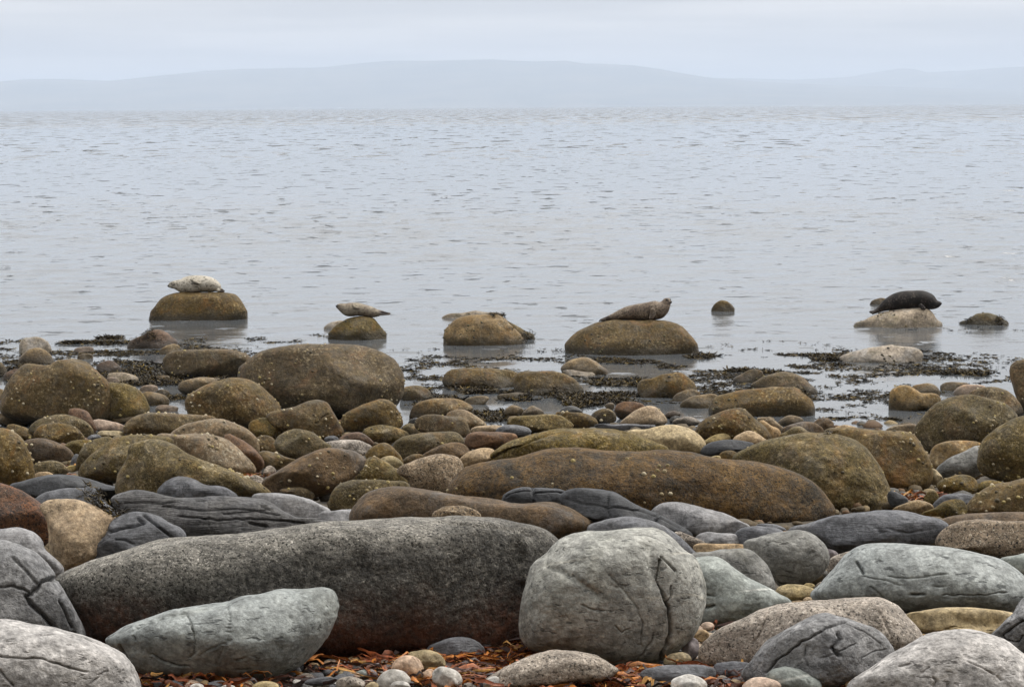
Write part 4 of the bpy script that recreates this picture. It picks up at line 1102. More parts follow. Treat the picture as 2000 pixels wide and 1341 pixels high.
B('F', 'olive', '1925,330 1935,260 2000,235 2100,230 2200,330 2200,510 2000,540 1960,460', 'tall dark brown boulder standing above the shallows')
B('F', 'olive', '915,645 1000,615 1100,620 1250,630 1340,640 1400,670 1450,740 1487,830 1478,925 1400,980 1250,985 1100,945 950,765', 'big brown limpet-covered boulder behind the olive granite dome', res=1.1, lim=0.7, base=950)
B('F', 'oliveg', '375,790 450,730 550,690 700,660 850,655 980,665 1060,690 1130,750 1190,840 1230,920 1255,1000 1272,1085 1200,1120 1000,1135 700,1065 500,920', 'large olive granite dome behind the long rusty slab', hero=52, lim=0.3, base=982)
B('F', 'tide', '1475,795 1490,730 1540,695 1650,688 1765,705 1755,760 1600,820 1510,855', 'golden-brown boulder between the two large round boulders', lim=0.2)
B('F', 'ggrey', '1510,868 1560,800 1650,755 1765,722 1780,830 1710,895 1600,900', 'greenish grey boulder under the golden-brown boulder', lim=0.4)
B('F', 'yel', '1470,865 1490,840 1530,870 1548,912 1500,935 1470,915', 'yellowish stone at the side of the big limpet-covered boulder')
B('F', 'oliveg', '1515,945 1560,900 1640,878 1710,890 1738,930 1725,980 1600,992', 'olive barnacled stone below the greenish grey boulder', lim=1.5)
B('F', 'oliveg', '1722,965 1760,920 1830,908 1895,932 1880,985 1780,990', 'small olive stone under the large grey-olive boulder')
B('F', 'olive', '1670,1075 1720,1000 1800,945 1900,920 2000,900 2200,950 2210,1110 1900,1120 1700,1108', 'dark brown sloping boulder above the brown granite boulder')
B('F', 'oliveg', '1425,1108 1500,1060 1560,1025 1640,1017 1678,1050 1668,1105 1560,1128', 'small olive boulder beside the dark brown sloping boulder')
B('F', 'slate', '1495,1070 1530,1005 1610,980 1700,990 1725,1010 1670,1045', 'grey stone in the gap behind the small olive boulder')
B('F', 'tide', '1268,1070 1370,1025 1420,1018 1492,1055 1455,1098 1300,1103', 'tan stone by the scrap of red weed beside the olive granite dome')
B('F', 'oliveg', '1438,1035 1460,975 1490,965 1522,990 1505,1038', 'tiny olive stone in the gap by the big limpet-covered boulder')
B('F', 'dslate', '1245,975 1300,978 1352,1030 1262,1050', 'black stone in the gap beside the red weed')
B('F', 'dslate', '195,745 240,700 330,682 450,690 495,710 430,748 300,768 210,774', 'flat black slate stone before the angular dark boulder', name='slate_rock')
B('F', 'olive', '172,650 200,580 290,535 380,505 440,510 500,560 570,630 585,695 450,702 300,700', 'angular dark brown boulder at the pool edge', flat=0.4, res=1.2)
B('F', 'yel', '212,705 250,665 320,645 362,665 352,697', 'light brown stone behind the flat black slate')
B('F', 'tan', '380,690 430,640 480,632 540,665 575,705 480,718', 'pinkish tan stone behind the flat black slate')
B('F', 'tan', '525,575 590,600 642,642 600,695 560,650', 'grey-tan stone leaning on the angular dark boulder')
B('F', 'tide', '508,570 570,555 630,590 660,632 600,630', 'golden brown slanting stone by the pool edge')
B('F', 'oliveg', '600,695 660,640 740,605 800,635 835,658 700,680', 'olive pointed stone at the head of the olive granite dome')
B('F', 'tide', '622,590 670,550 720,547 768,575 710,606 640,606', 'domed tan stone at the pool edge')
B('F', 'brng', '648,630 720,590 810,582 870,610 878,645 820,662 700,650', 'grey-brown flat stone between the domed tan stone and round stone')
B('F', 'brng', '828,585 870,560 910,562 940,600 905,635 850,618', 'round grey-brown stone with weed beside the bright pool')
SM3 = dict(label='small brown stone lying against the foot of the rusty slab', group='small stones along the rusty slab')
B('F', 'yel', '225,795 300,770 302,810 250,815', label='small yellowish stone behind the rusty slab by the ochre boulder', group=SM3['group'])
B('F', 'olive', '298,765 350,740 405,762 395,800 310,800', label='small brown stone between the rusty slab and flat black slate', group=SM3['group'])
B('F', 'tide', '1225,640 1300,600 1400,598 1400,640 1300,655', 'tan flat stone between the bright pool and the big brown boulder')
B('F', 'tan', '938,628 980,600 1040,605 1075,625 1000,640', 'pale flat stone on the near edge of the bright pool')

# ================= in the shallows
SH = dict(w=True)
B('E', 'olive', '375,440 385,395 440,380 510,385 545,415 542,455 440,462', 'brown block beside the biggest boulder at the edge of the weed', name='stone', **SH)
B('E', 'olive', '610,360 620,320 680,285 800,278 950,290 1030,310 1025,362 950,392 800,386 680,380', 'long brown boulder awash behind the black weed', res=1.2, lim=0.3, **SH)
B('E', 'olive', '1018,412 1020,320 1050,300 1150,300 1270,305 1330,330 1380,370 1402,402 1350,427 1200,428 1060,428', 'blocky golden-brown boulder in the black weed', res=1.3, lim=0.3, sqr=0.6, flat=0.5, **SH)
B('E', 'tide', '1275,292 1320,240 1380,222 1440,230 1500,265 1537,302 1500,320 1400,314', 'smooth humped tan boulder in the weedy shallows', **SH)
B('E', 'palew', '1275,300 1330,292 1400,300 1465,317 1380,327 1300,316', 'pale flat stone awash before the humped tan boulder', **SH)
B('P', 'olive', '1250,772 1250,744 1273,740 1294,730 1315,727 1330,727 1349,739 1360,756 1361,770 1335,774 1290,776', 'stepped brown boulder in the weedy shallows', lim=0.6, **SH)
B('F', 'tide', '35,455 90,410 160,400 192,430 120,460 60,467', 'small tan stone beside the stepped brown boulder', **SH)
B('F', 'tide', '78,485 130,445 200,430 292,432 280,485 200,503 100,494', 'low tan boulder at the end of the wedge-shaped boulder', **SH)
B('F', 'olive', '245,505 270,450 370,415 500,395 650,385 730,395 790,440 822,490 823,540 700,547 500,543 300,538 250,522', 'wedge-shaped brown boulder in the still shallows', res=1.2, sqr=0.66, lim=0.6, **SH)
B('F', 'olive', '475,388 520,345 600,310 680,303 760,330 820,380 852,417 780,427 720,405 600,395', 'domed brown boulder behind the wedge-shaped boulder', lim=0.5, **SH)
B('F', 'olive', '375,352 430,310 490,288 545,305 535,345 450,364', 'small brown boulder behind the domed brown boulder', **SH)
B('F', 'palew', '970,237 1030,200 1130,175 1250,155 1350,158 1410,180 1432,217 1400,237 1200,247 1050,247', 'low pale boulder dotted with dark limpets off the weed', res=1.3, **SH)
B('F', 'tide', '1250,445 1270,395 1340,372 1400,400 1430,420 1500,425 1532,450 1522,482 1450,497 1350,517 1260,513', 'smooth two-humped boulder in the bright pool', lim=0.3, hero=30, **SH)
B('F', 'tide', '1368,398 1430,368 1490,370 1522,400 1527,432 1450,435', 'tan boulder behind the two-humped boulder', lim=0.2, **SH)
B('F', 'tide', '1532,388 1570,360 1640,360 1692,375 1650,403 1560,408', 'small brown stone in the weed beyond the pink stone', **SH)
B('F', 'pink', '1602,418 1640,380 1700,372 1792,390 1765,420 1650,435', 'pink angular stone behind the large round boulder', flat=0.6, **SH)
B('F', 'olive', '1695,435 1740,395 1830,388 1900,410 1960,460 1992,535 1940,560 1800,515', 'brown boulder behind the large round olive-brown boulder', base=815)
B('D', 'palew', '112,185 118,125 170,110 240,115 275,150 282,192 200,198', 'pale blocky boulder above the weed at the water', lim=0, **SH)
B('D', 'tide', '103,245 140,190 190,170 250,180 290,220 297,247 200,258', 'tan pyramid-shaped boulder before the pale blocky boulder', lim=0.2, flat=0.5, **SH)
B('D', 'tide', '428,218 460,200 515,205 514,232 450,232', 'small oval brown stone in the silver shallows', **SH)
B('D', 'pink', '410,184 450,165 522,168 515,192 440,194', 'pinkish flat stone awash in the weed', **SH)
B('D', 'wetred', '712,162 750,115 800,100 850,70 900,72 950,110 987,147 900,162 800,172', 'rust-brown rock draped with dark weed in the shallows', lump=1.5, **SH)
B('D', 'tide', '888,193 920,160 970,145 1012,165 1006,184 940,207', 'tan stone by the flat-topped brown boulder', **SH)
B('D', 'palew', '1605,170 1640,158 1685,172 1650,184', 'pale stone tip beyond the biggest boulder', **SH)
B('D', 'wetred', '535,280 600,240 650,255 674,297 600,309', 'rusty stone in the dark weed behind the saddle-topped boulder', **SH)
B('D', 'palew', '598,324 660,305 740,320 773,347 720,364 640,354', 'pale streaked stone in the dark weed', lim=0.2, **SH)
B('D', 'pink', '590,345 640,335 668,362 605,374', 'pinkish stone behind the olive boulder by the weed', **SH)
B('D', 'pink', '778,400 850,375 885,395 840,414', 'pinkish pointed stone in the dark weed', **SH)
B('D', 'tide', '788,428 860,415 942,452 935,484 830,490', 'tan wedge-shaped stone beside the rounded olive boulder', **SH)
B('D', 'pink', '862,507 900,487 960,490 998,507 960,523 890,525', 'flat pinkish stone in the still pool', lim=0, **SH)
SM4 = dict(label='little brown stone poking from the dark weed bed', group='little stones poking from the weed')
B('D', 'tide', '868,412 920,400 943,427 890,434', w=True, label='little brown stone in the weed beside the tan wedge-shaped stone', group=SM4['group'])
B('D', 'tide', '868,343 900,320 952,335 920,354', w=True, label='little brown stone in the weed below the flat-topped brown boulder', group=SM4['group'])
B('E', 'tide', '735,470 780,440 860,438 870,462 800,485', w=True, label='little brown stone in the black weed behind the smooth tan boulder', group=SM4['group'])
B('E', 'tide', '915,442 980,420 1080,418 1110,432 1000,452', w=True, label='low brown stone in the black weed before the blocky golden-brown boulder', group=SM4['group'])
B('D', 'tide', '-50,440 -40,400 20,405 42,432 22,458 -20,462', 'little stone at the foot of the huge saddle-topped boulder', **SH)
B('D', 'wetred', '18,325 60,295 112,290 95,342 40,349', 'small red-brown stone tucked behind the saddle-topped boulder', **SH)
B('D', 'olive', '-60,300 -30,250 0,248 30,275 38,307 -20,315', 'dark brown stone in the weed beside the small red-brown stone', **SH)

# ================= seal rocks
RK1 = B('Z1', 'olive', '178,880 220,800 300,720 420,610 550,545 700,515 1000,492 1400,515 1560,550 1650,630 1720,740 1775,840 1690,905 1300,935 700,960 240,935', 'domed brown rock under the pale seal with the curled flipper', name='seal_rock', res=1.6, lim=0.5, w=True)
RK2 = B('Z2', 'oliveg', '235,1025 350,850 500,720 620,640 700,590 850,560 1000,545 1180,560 1290,610 1400,730 1500,860 1605,1015 1300,1085 500,1075', 'pointed olive rock under the slender cream seal', name='seal_rock', res=1.8, lim=0.7, w=True)
B('Z2', 'palew', '145,835 240,720 400,680 600,650 680,720 560,840 350,845', 'low pale rock behind the slender cream seal', name='stone', w=True)
RK3 = B('Z3', 'olive', '150,800 200,710 300,620 420,560 550,510 700,480 850,470 1100,468 1380,472 1500,510 1640,590 1740,690 1782,780 1772,835 1500,862 900,885 300,855', 'broad brown rock under the seal with the raised head', name='seal_rock', res=1.4, lim=0.6, w=True)
RK4 = B('Z4', 'palew', '150,535 300,450 420,400 560,375 750,345 880,332 950,345 1010,390 1050,450 1105,520 900,550 500,550', 'pale rock under the dark brown seal', name='seal_rock', res=1.6, lim=1.0, w=True)
B('Z4', 'olive', '325,288 420,235 500,240 560,285 460,306 370,304', 'dark wet rock tip behind the dark brown seal', name='stone', w=True)
B('Z4', 'oliveg', '1310,500 1400,480 1480,410 1590,393 1690,415 1760,450 1825,500 1700,523 1400,520', 'pale weed-fringed rock beyond the dark brown seal', name='stone', w=True, res=1.4)
RK5 = B('Z5', 'tide', '205,690 208,540 270,430 400,330 600,270 800,262 1000,270 1130,330 1180,400 1300,500 1425,615 1405,650 1050,695 600,720 300,700', 'bare olive-tan rock with no seal on it', name='sea_rock', cat='rock', res=1.6, lim=1.6, w=True)
B('Z5', 'oliveg', '1090,310 1200,370 1400,480 1605,592 1570,640 1400,640 1280,540', 'weed-edged ridge rock beside the bare olive-tan rock', name='sea_rock', cat='rock', w=True)
B('Z5', 'palew', '160,300 500,240 700,205 850,215 1040,235 1100,290 900,310 400,312', 'pale low rock awash behind the bare olive-tan rock', name='sea_rock', cat='rock', w=True)
B('P', 'olive', '1390,607 1395,594 1410,587 1425,592 1435,604 1412,609', 'small dark rock out on the water between two seal rocks', name='sea_rock', cat='rock', w=True)

# ------------------------------------------------------------------ seals
def on_plane(rec, px, py, off=0.0):
    d = ray(px, py)
    return CAM + d * ((rec['D'] + off) / (d @ rec['w']))


def loft(C, R, T, depth_ax, k=22):
    """C centres (n,3), R half-height, T half-depth; sections square to the path"""
    n = len(C)
    tan = np.gradient(C, axis=0); tan /= np.linalg.norm(tan, axis=1, keepdims=True)
    ang = np.linspace(0, 2 * math.pi, k, endpoint=False)
    V, F = [], []
    for i in range(n):
        nn = np.cross(tan[i], depth_ax); nn /= np.linalg.norm(nn)
        V.append(C[i] + np.cos(ang)[:, None] * nn * R[i] + np.sin(ang)[:, None] * depth_ax * T[i])
    V = np.concatenate(V)
    for i in range(n - 1):
        a = np.arange(k) + i * k; b = (np.arange(k) + 1) % k + i * k
        F.append(np.stack([a, b, b + k, a + k], -1))
    F = np.concatenate(F)
    c0, c1 = len(V), len(V) + 1
    V = np.concatenate([V, C[:1] - tan[:1] * R[0] * 0.3, C[-1:] + tan[-1:] * R[-1] * 0.3])
    i = np.arange(k); j = (i + 1) % k
    tri = np.concatenate([np.stack([j, i, np.full(k, c0)], -1), np.stack([i + (n - 1) * k, j + (n - 1) * k, np.full(k, c1)], -1)])
    return V, F, tri


def resamp(P, n):
    P = np.asarray(P, float)
    d = np.concatenate([[0], np.cumsum(np.linalg.norm(np.diff(P[:, :2], axis=0), axis=1))])
    u = np.linspace(0, d[-1], n)
    # Catmull-Rom through the stations
    out = np.zeros((n, P.shape[1]))
    m = np.gradient(P, d, axis=0)
    for q, x in enumerate(u):
        i = min(np.searchsorted(d, x, 'right') - 1, len(P) - 2)
        h = d[i + 1] - d[i]; t = (x - d[i]) / h
        out[q] = (2*t**3-3*t**2+1)*P[i] + (t**3-2*t**2+t)*h*m[i] + (-2*t**3+3*t**2)*P[i+1] + (t**3-t**2)*h*m[i+1]
    return out


def seal(rec, tile, spine, flippers, hind, mat, label, eyes, nose, dark, dfac=1.05, extra=()):
    x0, y0, k = TILES[tile]
    S = resamp([(x0 + k * a, y0 + k * b, k * r) for a, b, r in spine], 46)
    sc = rec['D'] / FPX
    C = np.array([on_plane(rec, a, b) for a, b, r in S])
    R = np.maximum(S[:, 2], 0.4) * sc
    T = R * dfac
    dax = rec['w']
    VV, FF, TT, off = [], [], [], 0

    def put(v, f, t):
        nonlocal off
        VV.append(v); FF.append(f + off); TT.append(t + off); off += len(v)
    put(*loft(C, R, T, dax))
    for pts, wd, tk, dep in flippers + hind:
        Q = resamp([(x0 + k * a, y0 + k * b, w_) for a, b, w_ in pts], 12)
        CC = np.array([on_plane(rec, a, b, dep + 0.0) for a, b, r in Q])
        put(*loft(CC, np.maximum(Q[:, 2] * k * wd * sc, 0.006), np.full(12, tk), dax, 10))
    V = np.concatenate(VV); loc = np.array([C[:, 0].mean(), C[:, 1].mean(), V[:, 2].min()])
    me = mesh_from('seal', V - loc, [np.concatenate(FF), np.concatenate(TT)])
    tmp = bpy.data.objects.new('tmp', me); col.objects.link(tmp)
    md = tmp.modifiers.new('r', 'REMESH'); md.mode = 'VOXEL'; md.voxel_size = 0.016
    sm = tmp.modifiers.new('s', 'SMOOTH'); sm.iterations = 4; sm.factor = 0.5
    dg = bpy.context.evaluated_depsgraph_get()
    me2 = bpy.data.meshes.new_from_object(tmp.evaluated_get(dg))
    bpy.data.objects.remove(tmp); bpy.data.meshes.remove(me)
    me2.name = 'seal'
    n = len(me2.vertices)
    co = np.zeros(n * 3, np.float32); me2.vertices.foreach_get('co', co)
    Wv = co.reshape(-1, 3).astype(float) + loc
    pp = project(Wv)
    dk = np.zeros(n)  # dark flipper and face skin, plus shade painted under belly and fore flipper
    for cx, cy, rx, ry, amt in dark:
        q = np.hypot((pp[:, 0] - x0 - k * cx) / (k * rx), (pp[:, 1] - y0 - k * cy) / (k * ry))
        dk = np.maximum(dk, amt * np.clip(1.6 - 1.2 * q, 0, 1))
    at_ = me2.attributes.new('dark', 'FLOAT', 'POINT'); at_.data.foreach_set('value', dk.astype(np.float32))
    me2.polygons.foreach_set('use_smooth', np.ones(len(me2.polygons), bool))
    me2.materials.clear(); me2.materials.append(M[mat])
    o = link('seal', me2, None, tuple(loc))
    tag(o, label, 'seal', 'seals resting on the rocks')
    sv, sf = cube_sphere(5)
    def bead(nm, cx, cy, r, m_, push):
        p = on_plane(rec, x0 + k * cx, y0 + k * cy)
        # settle on the skin facing the camera
        d = np.hypot(pp[:, 0] - x0 - k * cx, pp[:, 1] - y0 - k * cy)
        near = np.where(d < max(1.2, d.min() * 1.2))[0]
        i = near[np.argmin((Wv[near] - CAM) @ rec['w'])]
        link(nm, mesh_from(nm, sv * r + Wv[i] - loc - rec['w'] * push, sf, [M[m_]]), o)
    for cx, cy, r in eyes:
        bead('eye', cx, cy, r, 'eye', 0.0)
    if nose:
        bead('nose', *nose, 'snout', 0.0)
    return o


st = lambda L_: [(x, 0.5 * (a + b), 0.5 * (b - a)) for x, a, b in L_]
seal(RK1, 'Z1', st([(478, 396, 416), (494, 374, 430), (530, 342, 444), (580, 318, 450), (640, 303, 476), (700, 285, 512), (780, 255, 532), (850, 238, 530), (950, 230, 512), (1050, 235, 506),
                    (1150, 255, 506), (1230, 295, 508), (1290, 355, 508), (1320, 410, 508), (1345, 445, 506)]),
     [([(845, 292, 20), (900, 325, 26), (960, 355, 24), (1015, 368, 10)], 1.0, 0.035, -0.27)],
     [([(1300, 430, 30), (1350, 462, 26), (1410, 492, 14)], 1.0, 0.03, -0.02), ([(1280, 470, 26), (1340, 488, 20), (1400, 500, 12)], 1.0, 0.03, -0.10)],
     'seal_pale', 'pale grey speckled seal lying on its side with flipper folded on its belly', [(540, 352, 0.016)], (484, 405, 0.022),
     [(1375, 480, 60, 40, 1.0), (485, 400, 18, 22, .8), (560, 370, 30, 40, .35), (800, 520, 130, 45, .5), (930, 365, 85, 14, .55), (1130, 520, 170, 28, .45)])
seal(RK2, 'Z2', st([(428, 300, 345), (448, 282, 372), (500, 262, 408), (580, 255, 480), (680, 248, 552), (780, 245, 565), (900, 247, 552), (1000, 265, 552), (1100, 295, 562), (1200, 325, 588),
                    (1290, 358, 592), (1370, 400, 575), (1440, 430, 555)]),
     [([(790, 300, 26), (850, 345, 36), (920, 378, 32), (990, 390, 14)], 1.0, 0.03, -0.21)],
     [([(1390, 440, 45), (1480, 470, 45), (1590, 490, 34), (1680, 500, 26)], 1.0, 0.03, 0.02), ([(1400, 500, 45), (1500, 515, 30), (1600, 520, 16), (1670, 523, 10)], 1.0, 0.03, -0.08)],
     'seal_cream', 'slender cream seal balancing on its side on the pointed rock', [(478, 300, 0.014)], (432, 318, 0.024),
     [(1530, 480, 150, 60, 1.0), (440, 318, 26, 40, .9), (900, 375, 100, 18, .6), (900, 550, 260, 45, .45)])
seal(RK3, 'Z3', [(575, 476, 9), (625, 460, 22), (700, 440, 36), (780, 417, 54), (880, 392, 80), (1000, 374, 96), (1120, 363, 106), (1220, 352, 114), (1300, 338, 112), (1352, 305, 84), (1382, 262, 58), (1398, 232, 50), (1410, 212, 34), (1416, 202, 14)],
     [([(1215, 330, 30), (1220, 380, 38), (1205, 430, 34), (1180, 455, 16)], 1.0, 0.04, -0.30)],
     [([(640, 462, 20), (600, 470, 16), (565, 470, 10)], 1.0, 0.03, -0.08), ([(640, 450, 20), (600, 458, 14), (560, 486, 8)], 1.0, 0.03, 0.06)],
     'seal_mottle', 'mottled brown seal with its head raised towards the shore', [(1388, 222, 0.020), (1436, 216, 0.018)], (1448, 252, 0.026),
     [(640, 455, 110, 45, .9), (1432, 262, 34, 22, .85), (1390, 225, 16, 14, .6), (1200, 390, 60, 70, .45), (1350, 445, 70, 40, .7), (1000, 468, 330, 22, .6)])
# its muzzle is part of the stations above; the dark seal sleeps head down
seal(RK4, 'Z4', [(335, 392, 10), (380, 383, 18), (440, 350, 36), (520, 305, 68), (600, 278, 92), (700, 260, 103), (800, 250, 98), (900, 250, 96), (970, 272, 88), (1030, 295, 62), (1065, 298, 40), (1090, 292, 24), (1106, 290, 12)],
     [([(870, 300, 20), (900, 335, 26), (930, 355, 14)], 1.0, 0.03, -0.26)],
     [([(420, 366, 22), (370, 380, 18), (322, 384, 12)], 1.0, 0.03, 0.03), ([(420, 372, 22), (375, 392, 15), (350, 408, 8)], 1.0, 0.03, -0.06)],
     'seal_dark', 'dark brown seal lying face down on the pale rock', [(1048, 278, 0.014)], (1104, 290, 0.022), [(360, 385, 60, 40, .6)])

# ------------------------------------------------------------------ weed
FR_V, FR_F, FR_C = {}, {}, {}


def strip(store, p, d, length, width, lift, curl, colr, segs=3, rg=RNG, normal=None):
    """one leathery ribbon: starts at p, runs along d, its tip lifts by lift"""
    up = np.array([0, 0, 1.0]) if normal is None else normal
    d = d - up * (d @ up); d = d / (np.linalg.norm(d) + 1e-9)
    s = np.cross(up, d)
    V = FR_V.setdefault(store, []); F = FR_F.setdefault(store, []); C = FR_C.setdefault(store, [])
    o = sum(len(v) for v in V) if store not in _cnt else _cnt[store]
    t = np.linspace(0, 1, segs + 1)
    c = p + np.outer(t * length, d) + np.outer(np.sin(t * curl) * length * 0.3, s) + np.outer(lift * t ** 1.6, up)
    wv = width * (0.55 + 0.6 * np.sin(t * 2.6 + 0.3))
    tw = rg.normal(0, 0.9) + rg.normal(0, 0.8) * t
    side = np.cos(tw)[:, None] * s + np.sin(tw)[:, None] * up
    v = np.stack([c - side * wv[:, None] / 2, c + side * wv[:, None] / 2], 1).reshape(-1, 3)
    i = np.arange(segs) * 2
    F.append(np.stack([i, i + 1, i + 3, i + 2], -1) + o)
    V.append(v); C.append(np.tile(colr, (len(v), 1)))
    _cnt[store] = o + len(v)


_cnt = {}
OLIVE = np.array([(0.036, 0.026, 0.010), (0.022, 0.016, 0.008), (0.072, 0.048, 0.013), (0.11, 0.076, 0.016), (0.011, 0.009, 0.007), (0.15, 0.10, 0.02)])
OW = np.array([.30, .27, .18, .07, .15, .03])


def frond(store, p, size, lift, n=4, normal=None):
    c = OLIVE[RNG.choice(6, p=OW)] * RNG.uniform(0.7, 1.25)
    for _ in range(n):
        a = RNG.uniform(0, 2 * math.pi)
        d = np.array([math.cos(a), math.sin(a), 0])
        strip(store, p + RNG.normal(0, size * 0.25, 3) * (1, 1, 0.05), d, size * RNG.uniform(0.5, 1.2), size * RNG.uniform(0.09, 0.24), lift * RNG.uniform(0, 1.3), RNG.normal(0, 2), c * RNG.uniform(0.8, 1.25), 2, normal=normal)


def weed_patch(cx, cy, rx, ry, n, size=0.085, lift=0.016, store='shallow'):
    k = 0
    tries = 0
    while k < n and tries < n * 8:
        tries += 1
        r = math.sqrt(RNG.random()); a = RNG.uniform(0, 2 * math.pi)
        px, py = cx + rx * r * math.cos(a), cy + ry * r * math.sin(a)
        t = hit(px, py, 0.0)
        p = at(px, py, t)
        s = 0.8 * vnoise(np.array([p[0] * 0.5, p[1] * 0.8, 3.0]), 5) + 0.8 * vnoise(np.array([p[0] * 1.6, p[1] * 1.7, 7.0]), 6)
        if s < RNG.uniform(-0.15, 0.35):
            continue
        z = max(0.0, float(prof(p[1])) - 0.03)
        p[2] = z + RNG.uniform(-0.01, 0.012)
        frond(store, p, size * RNG.uniform(0.6, 1.4), lift, 4)
        k += 1


# the broad weedy band along the water's edge, streak by streak
for a in [(1000, 745, 220, 26, 260), (1200, 770, 220, 22, 260), (1600, 715, 340, 26, 620), (1450, 730, 180, 22, 280), (1620, 760, 260, 22, 300), (1700, 790, 160, 16, 110), (1650, 822, 110, 8, 80),
          (1350, 705, 200, 12, 240), (1130, 705, 160, 10, 110), (860, 728, 90, 20, 130), (930, 702, 140, 10, 90), (1880, 735, 130, 14, 150), (1900, 700, 120, 10, 50), (1800, 690, 70, 5, 70),
          (200, 680, 220, 14, 260), (60, 700, 90, 16, 120), (330, 690, 180, 12, 150), (470, 665, 120, 7, 50), (300, 720, 150, 22, 220), (20, 668, 60, 8, 60), (700, 655, 90, 5, 30), (1900, 640, 120, 10, 14), (1500, 690, 260, 8, 60)]:
    weed_patch(*a[:4], int(a[4] * 1.9))
for cx, cy, rx, ry, n in [(1450, 725, 520, 60, 420), (1650, 780, 330, 40, 260), (900, 710, 330, 40, 160), (250, 690, 280, 35, 200), (1000, 770, 250, 40, 200)]:
    weed_patch(cx, cy, rx, ry, n, size=0.06, lift=0.03)
# the black mats lying on the stones
for a in [(900, 770, 80, 14, 330), (1000, 785, 160, 20, 700), (1120, 775, 130, 18, 480), (960, 812, 70, 12, 220), (270, 730, 90, 24, 480), (310, 755, 70, 20, 360), (340, 785, 45, 10, 120), (135, 665, 38, 7, 150),
          (195, 662, 40, 8, 150), (235, 672, 40, 6, 70), (30, 725, 40, 22, 150), (1215, 745, 60, 14, 140), (850, 792, 40, 10, 90), (420, 735, 30, 10, 60), (1620, 698, 70, 7, 130), (1640, 708, 60, 6, 90), (1880, 735, 45, 7, 110), (1480, 720, 60, 10, 90), (1380, 698, 40, 6, 90)]:
    weed_patch(*a[:4], int(a[4] * 1.5), size=0.12, lift=0.05, store='mat')


def tuft(px, py, r, n, size=0.07, store='tuft', lift=0.02):
    """weed growing on whatever rock shows at this pixel"""
    best = None
    for rc in ROCKS:
        pp = rc.get('pp')
        if pp is None:
            pp = rc['pp'] = project(rc['V'])
        d = np.hypot(pp[:, 0] - px, pp[:, 1] - py)
        ok = np.where(d < r)[0]
        if len(ok) < 2:
            continue
        z = ((rc['V'][ok] - CAM) @ FW)
        if best is None or z.min() < best[0]:
            best = (z.min(), rc, ok, z)
    if best is None:
        return
    z0, rc, ok, z = best
    ok = ok[z < z0 + 0.6 * rc['dep'] + 0.1]
    Nn = rc.get('N')
    if Nn is None:
        Nn = rc['N'] = vert_normals(rc['V'], rc['F'])
    for i in RNG.choice(ok, n):
        frond(store, rc['V'][i] + Nn[i] * 0.01 + RNG.normal(0, 0.02, 3), size, lift, 4, normal=Nn[i])


for x in range(170, 240, 7):
    tuft(x, 966 + (x - 170) * 0.45 + RNG.normal(0, 4), 12, 9, 0.06)
for x, y, r, n in [(285, 650, 10, 30), (290, 655, 12, 25), (268, 668, 10, 15), (300, 662, 8, 10), (965, 612, 8, 30), (985, 611, 7, 14), (1020, 660, 8, 20), (1035, 655, 8, 24), (1000, 640, 7, 8), (1952, 626, 8, 40), (1890, 628, 6, 15), (1050, 661, 5, 10),
                   (1580, 765, 8, 22), (1570, 758, 8, 14), (950, 760, 9, 14), (1030, 768, 12, 26), (1090, 768, 12, 20), (1300, 770, 12, 14), (430, 735, 8, 12), (1620, 845, 8, 10)]:
    tuft(x, y, r, n)
for st_, nm, lb in (('shallow', 'seaweed', 'floating olive bladder wrack streaked over the shallows'), ('mat', 'seaweed', 'heaped black-olive wrack lying among the shore stones'), ('tuft', 'seaweed', 'dark wrack tufts clinging to rocks')):
    o = link(nm, mesh_from(nm, np.concatenate(FR_V[st_]), np.concatenate(FR_F[st_]), [M['weed']], True, {'tint': np.concatenate(FR_C[st_])}))
    tag(o, lb, 'seaweed', kind='stuff')

# ------------------------------------------------------------------ shingle and kelp in front
def pebbles(name, label, N_, yr, xr, rr, pal, seed, sink=0.35, mask=None):
    rg = np.random.default_rng(seed)
    sv, sf = cube_sphere(2)
    VV, FF, CC = [], [], []
    off = 0
    for i in range(N_):
        y = rg.uniform(*yr); x = rg.uniform(-1, 1) * (xr * y)
        r = rr[0] * (rr[1] / rr[0]) ** (rg.random() ** 1.8)
        z = float(prof(y)) - 0.06
        ax = np.array([rg.uniform(0.75, 1.3), rg.uniform(0.75, 1.2), rg.uniform(0.45, 0.8)]) * r
        v = sv * ax * (1 + 0.13 * vnoise(sv * 1.3 + i * 3.1, seed))[:, None]
        a, e = rg.uniform(0, 6.28), rg.normal(0, 0.3)
        ca, sa, ce, se = math.cos(a), math.sin(a), math.cos(e), math.sin(e)
        v = v @ np.array([[ca, sa, 0], [-sa, ca, 0], [0, 0, 1]]) @ np.array([[1, 0, 0], [0, ce, se], [0, -se, ce]])
        VV.append(v + (x, y, z + r * (0.5 - sink) + rg.uniform(0, 0.03))); FF.append(sf + off); off += len(sv)
        c = pal[rg.integers(len(pal))] * rg.uniform(0.75, 1.2)
        CC.append(np.tile(c, (len(sv), 1)))
    o = link(name, mesh_from(name, np.concatenate(VV), np.concatenate(FF), [M['gravel']], True, {'tint': np.concatenate(CC)}))
    return tag(o, label, 'shingle', kind='stuff')


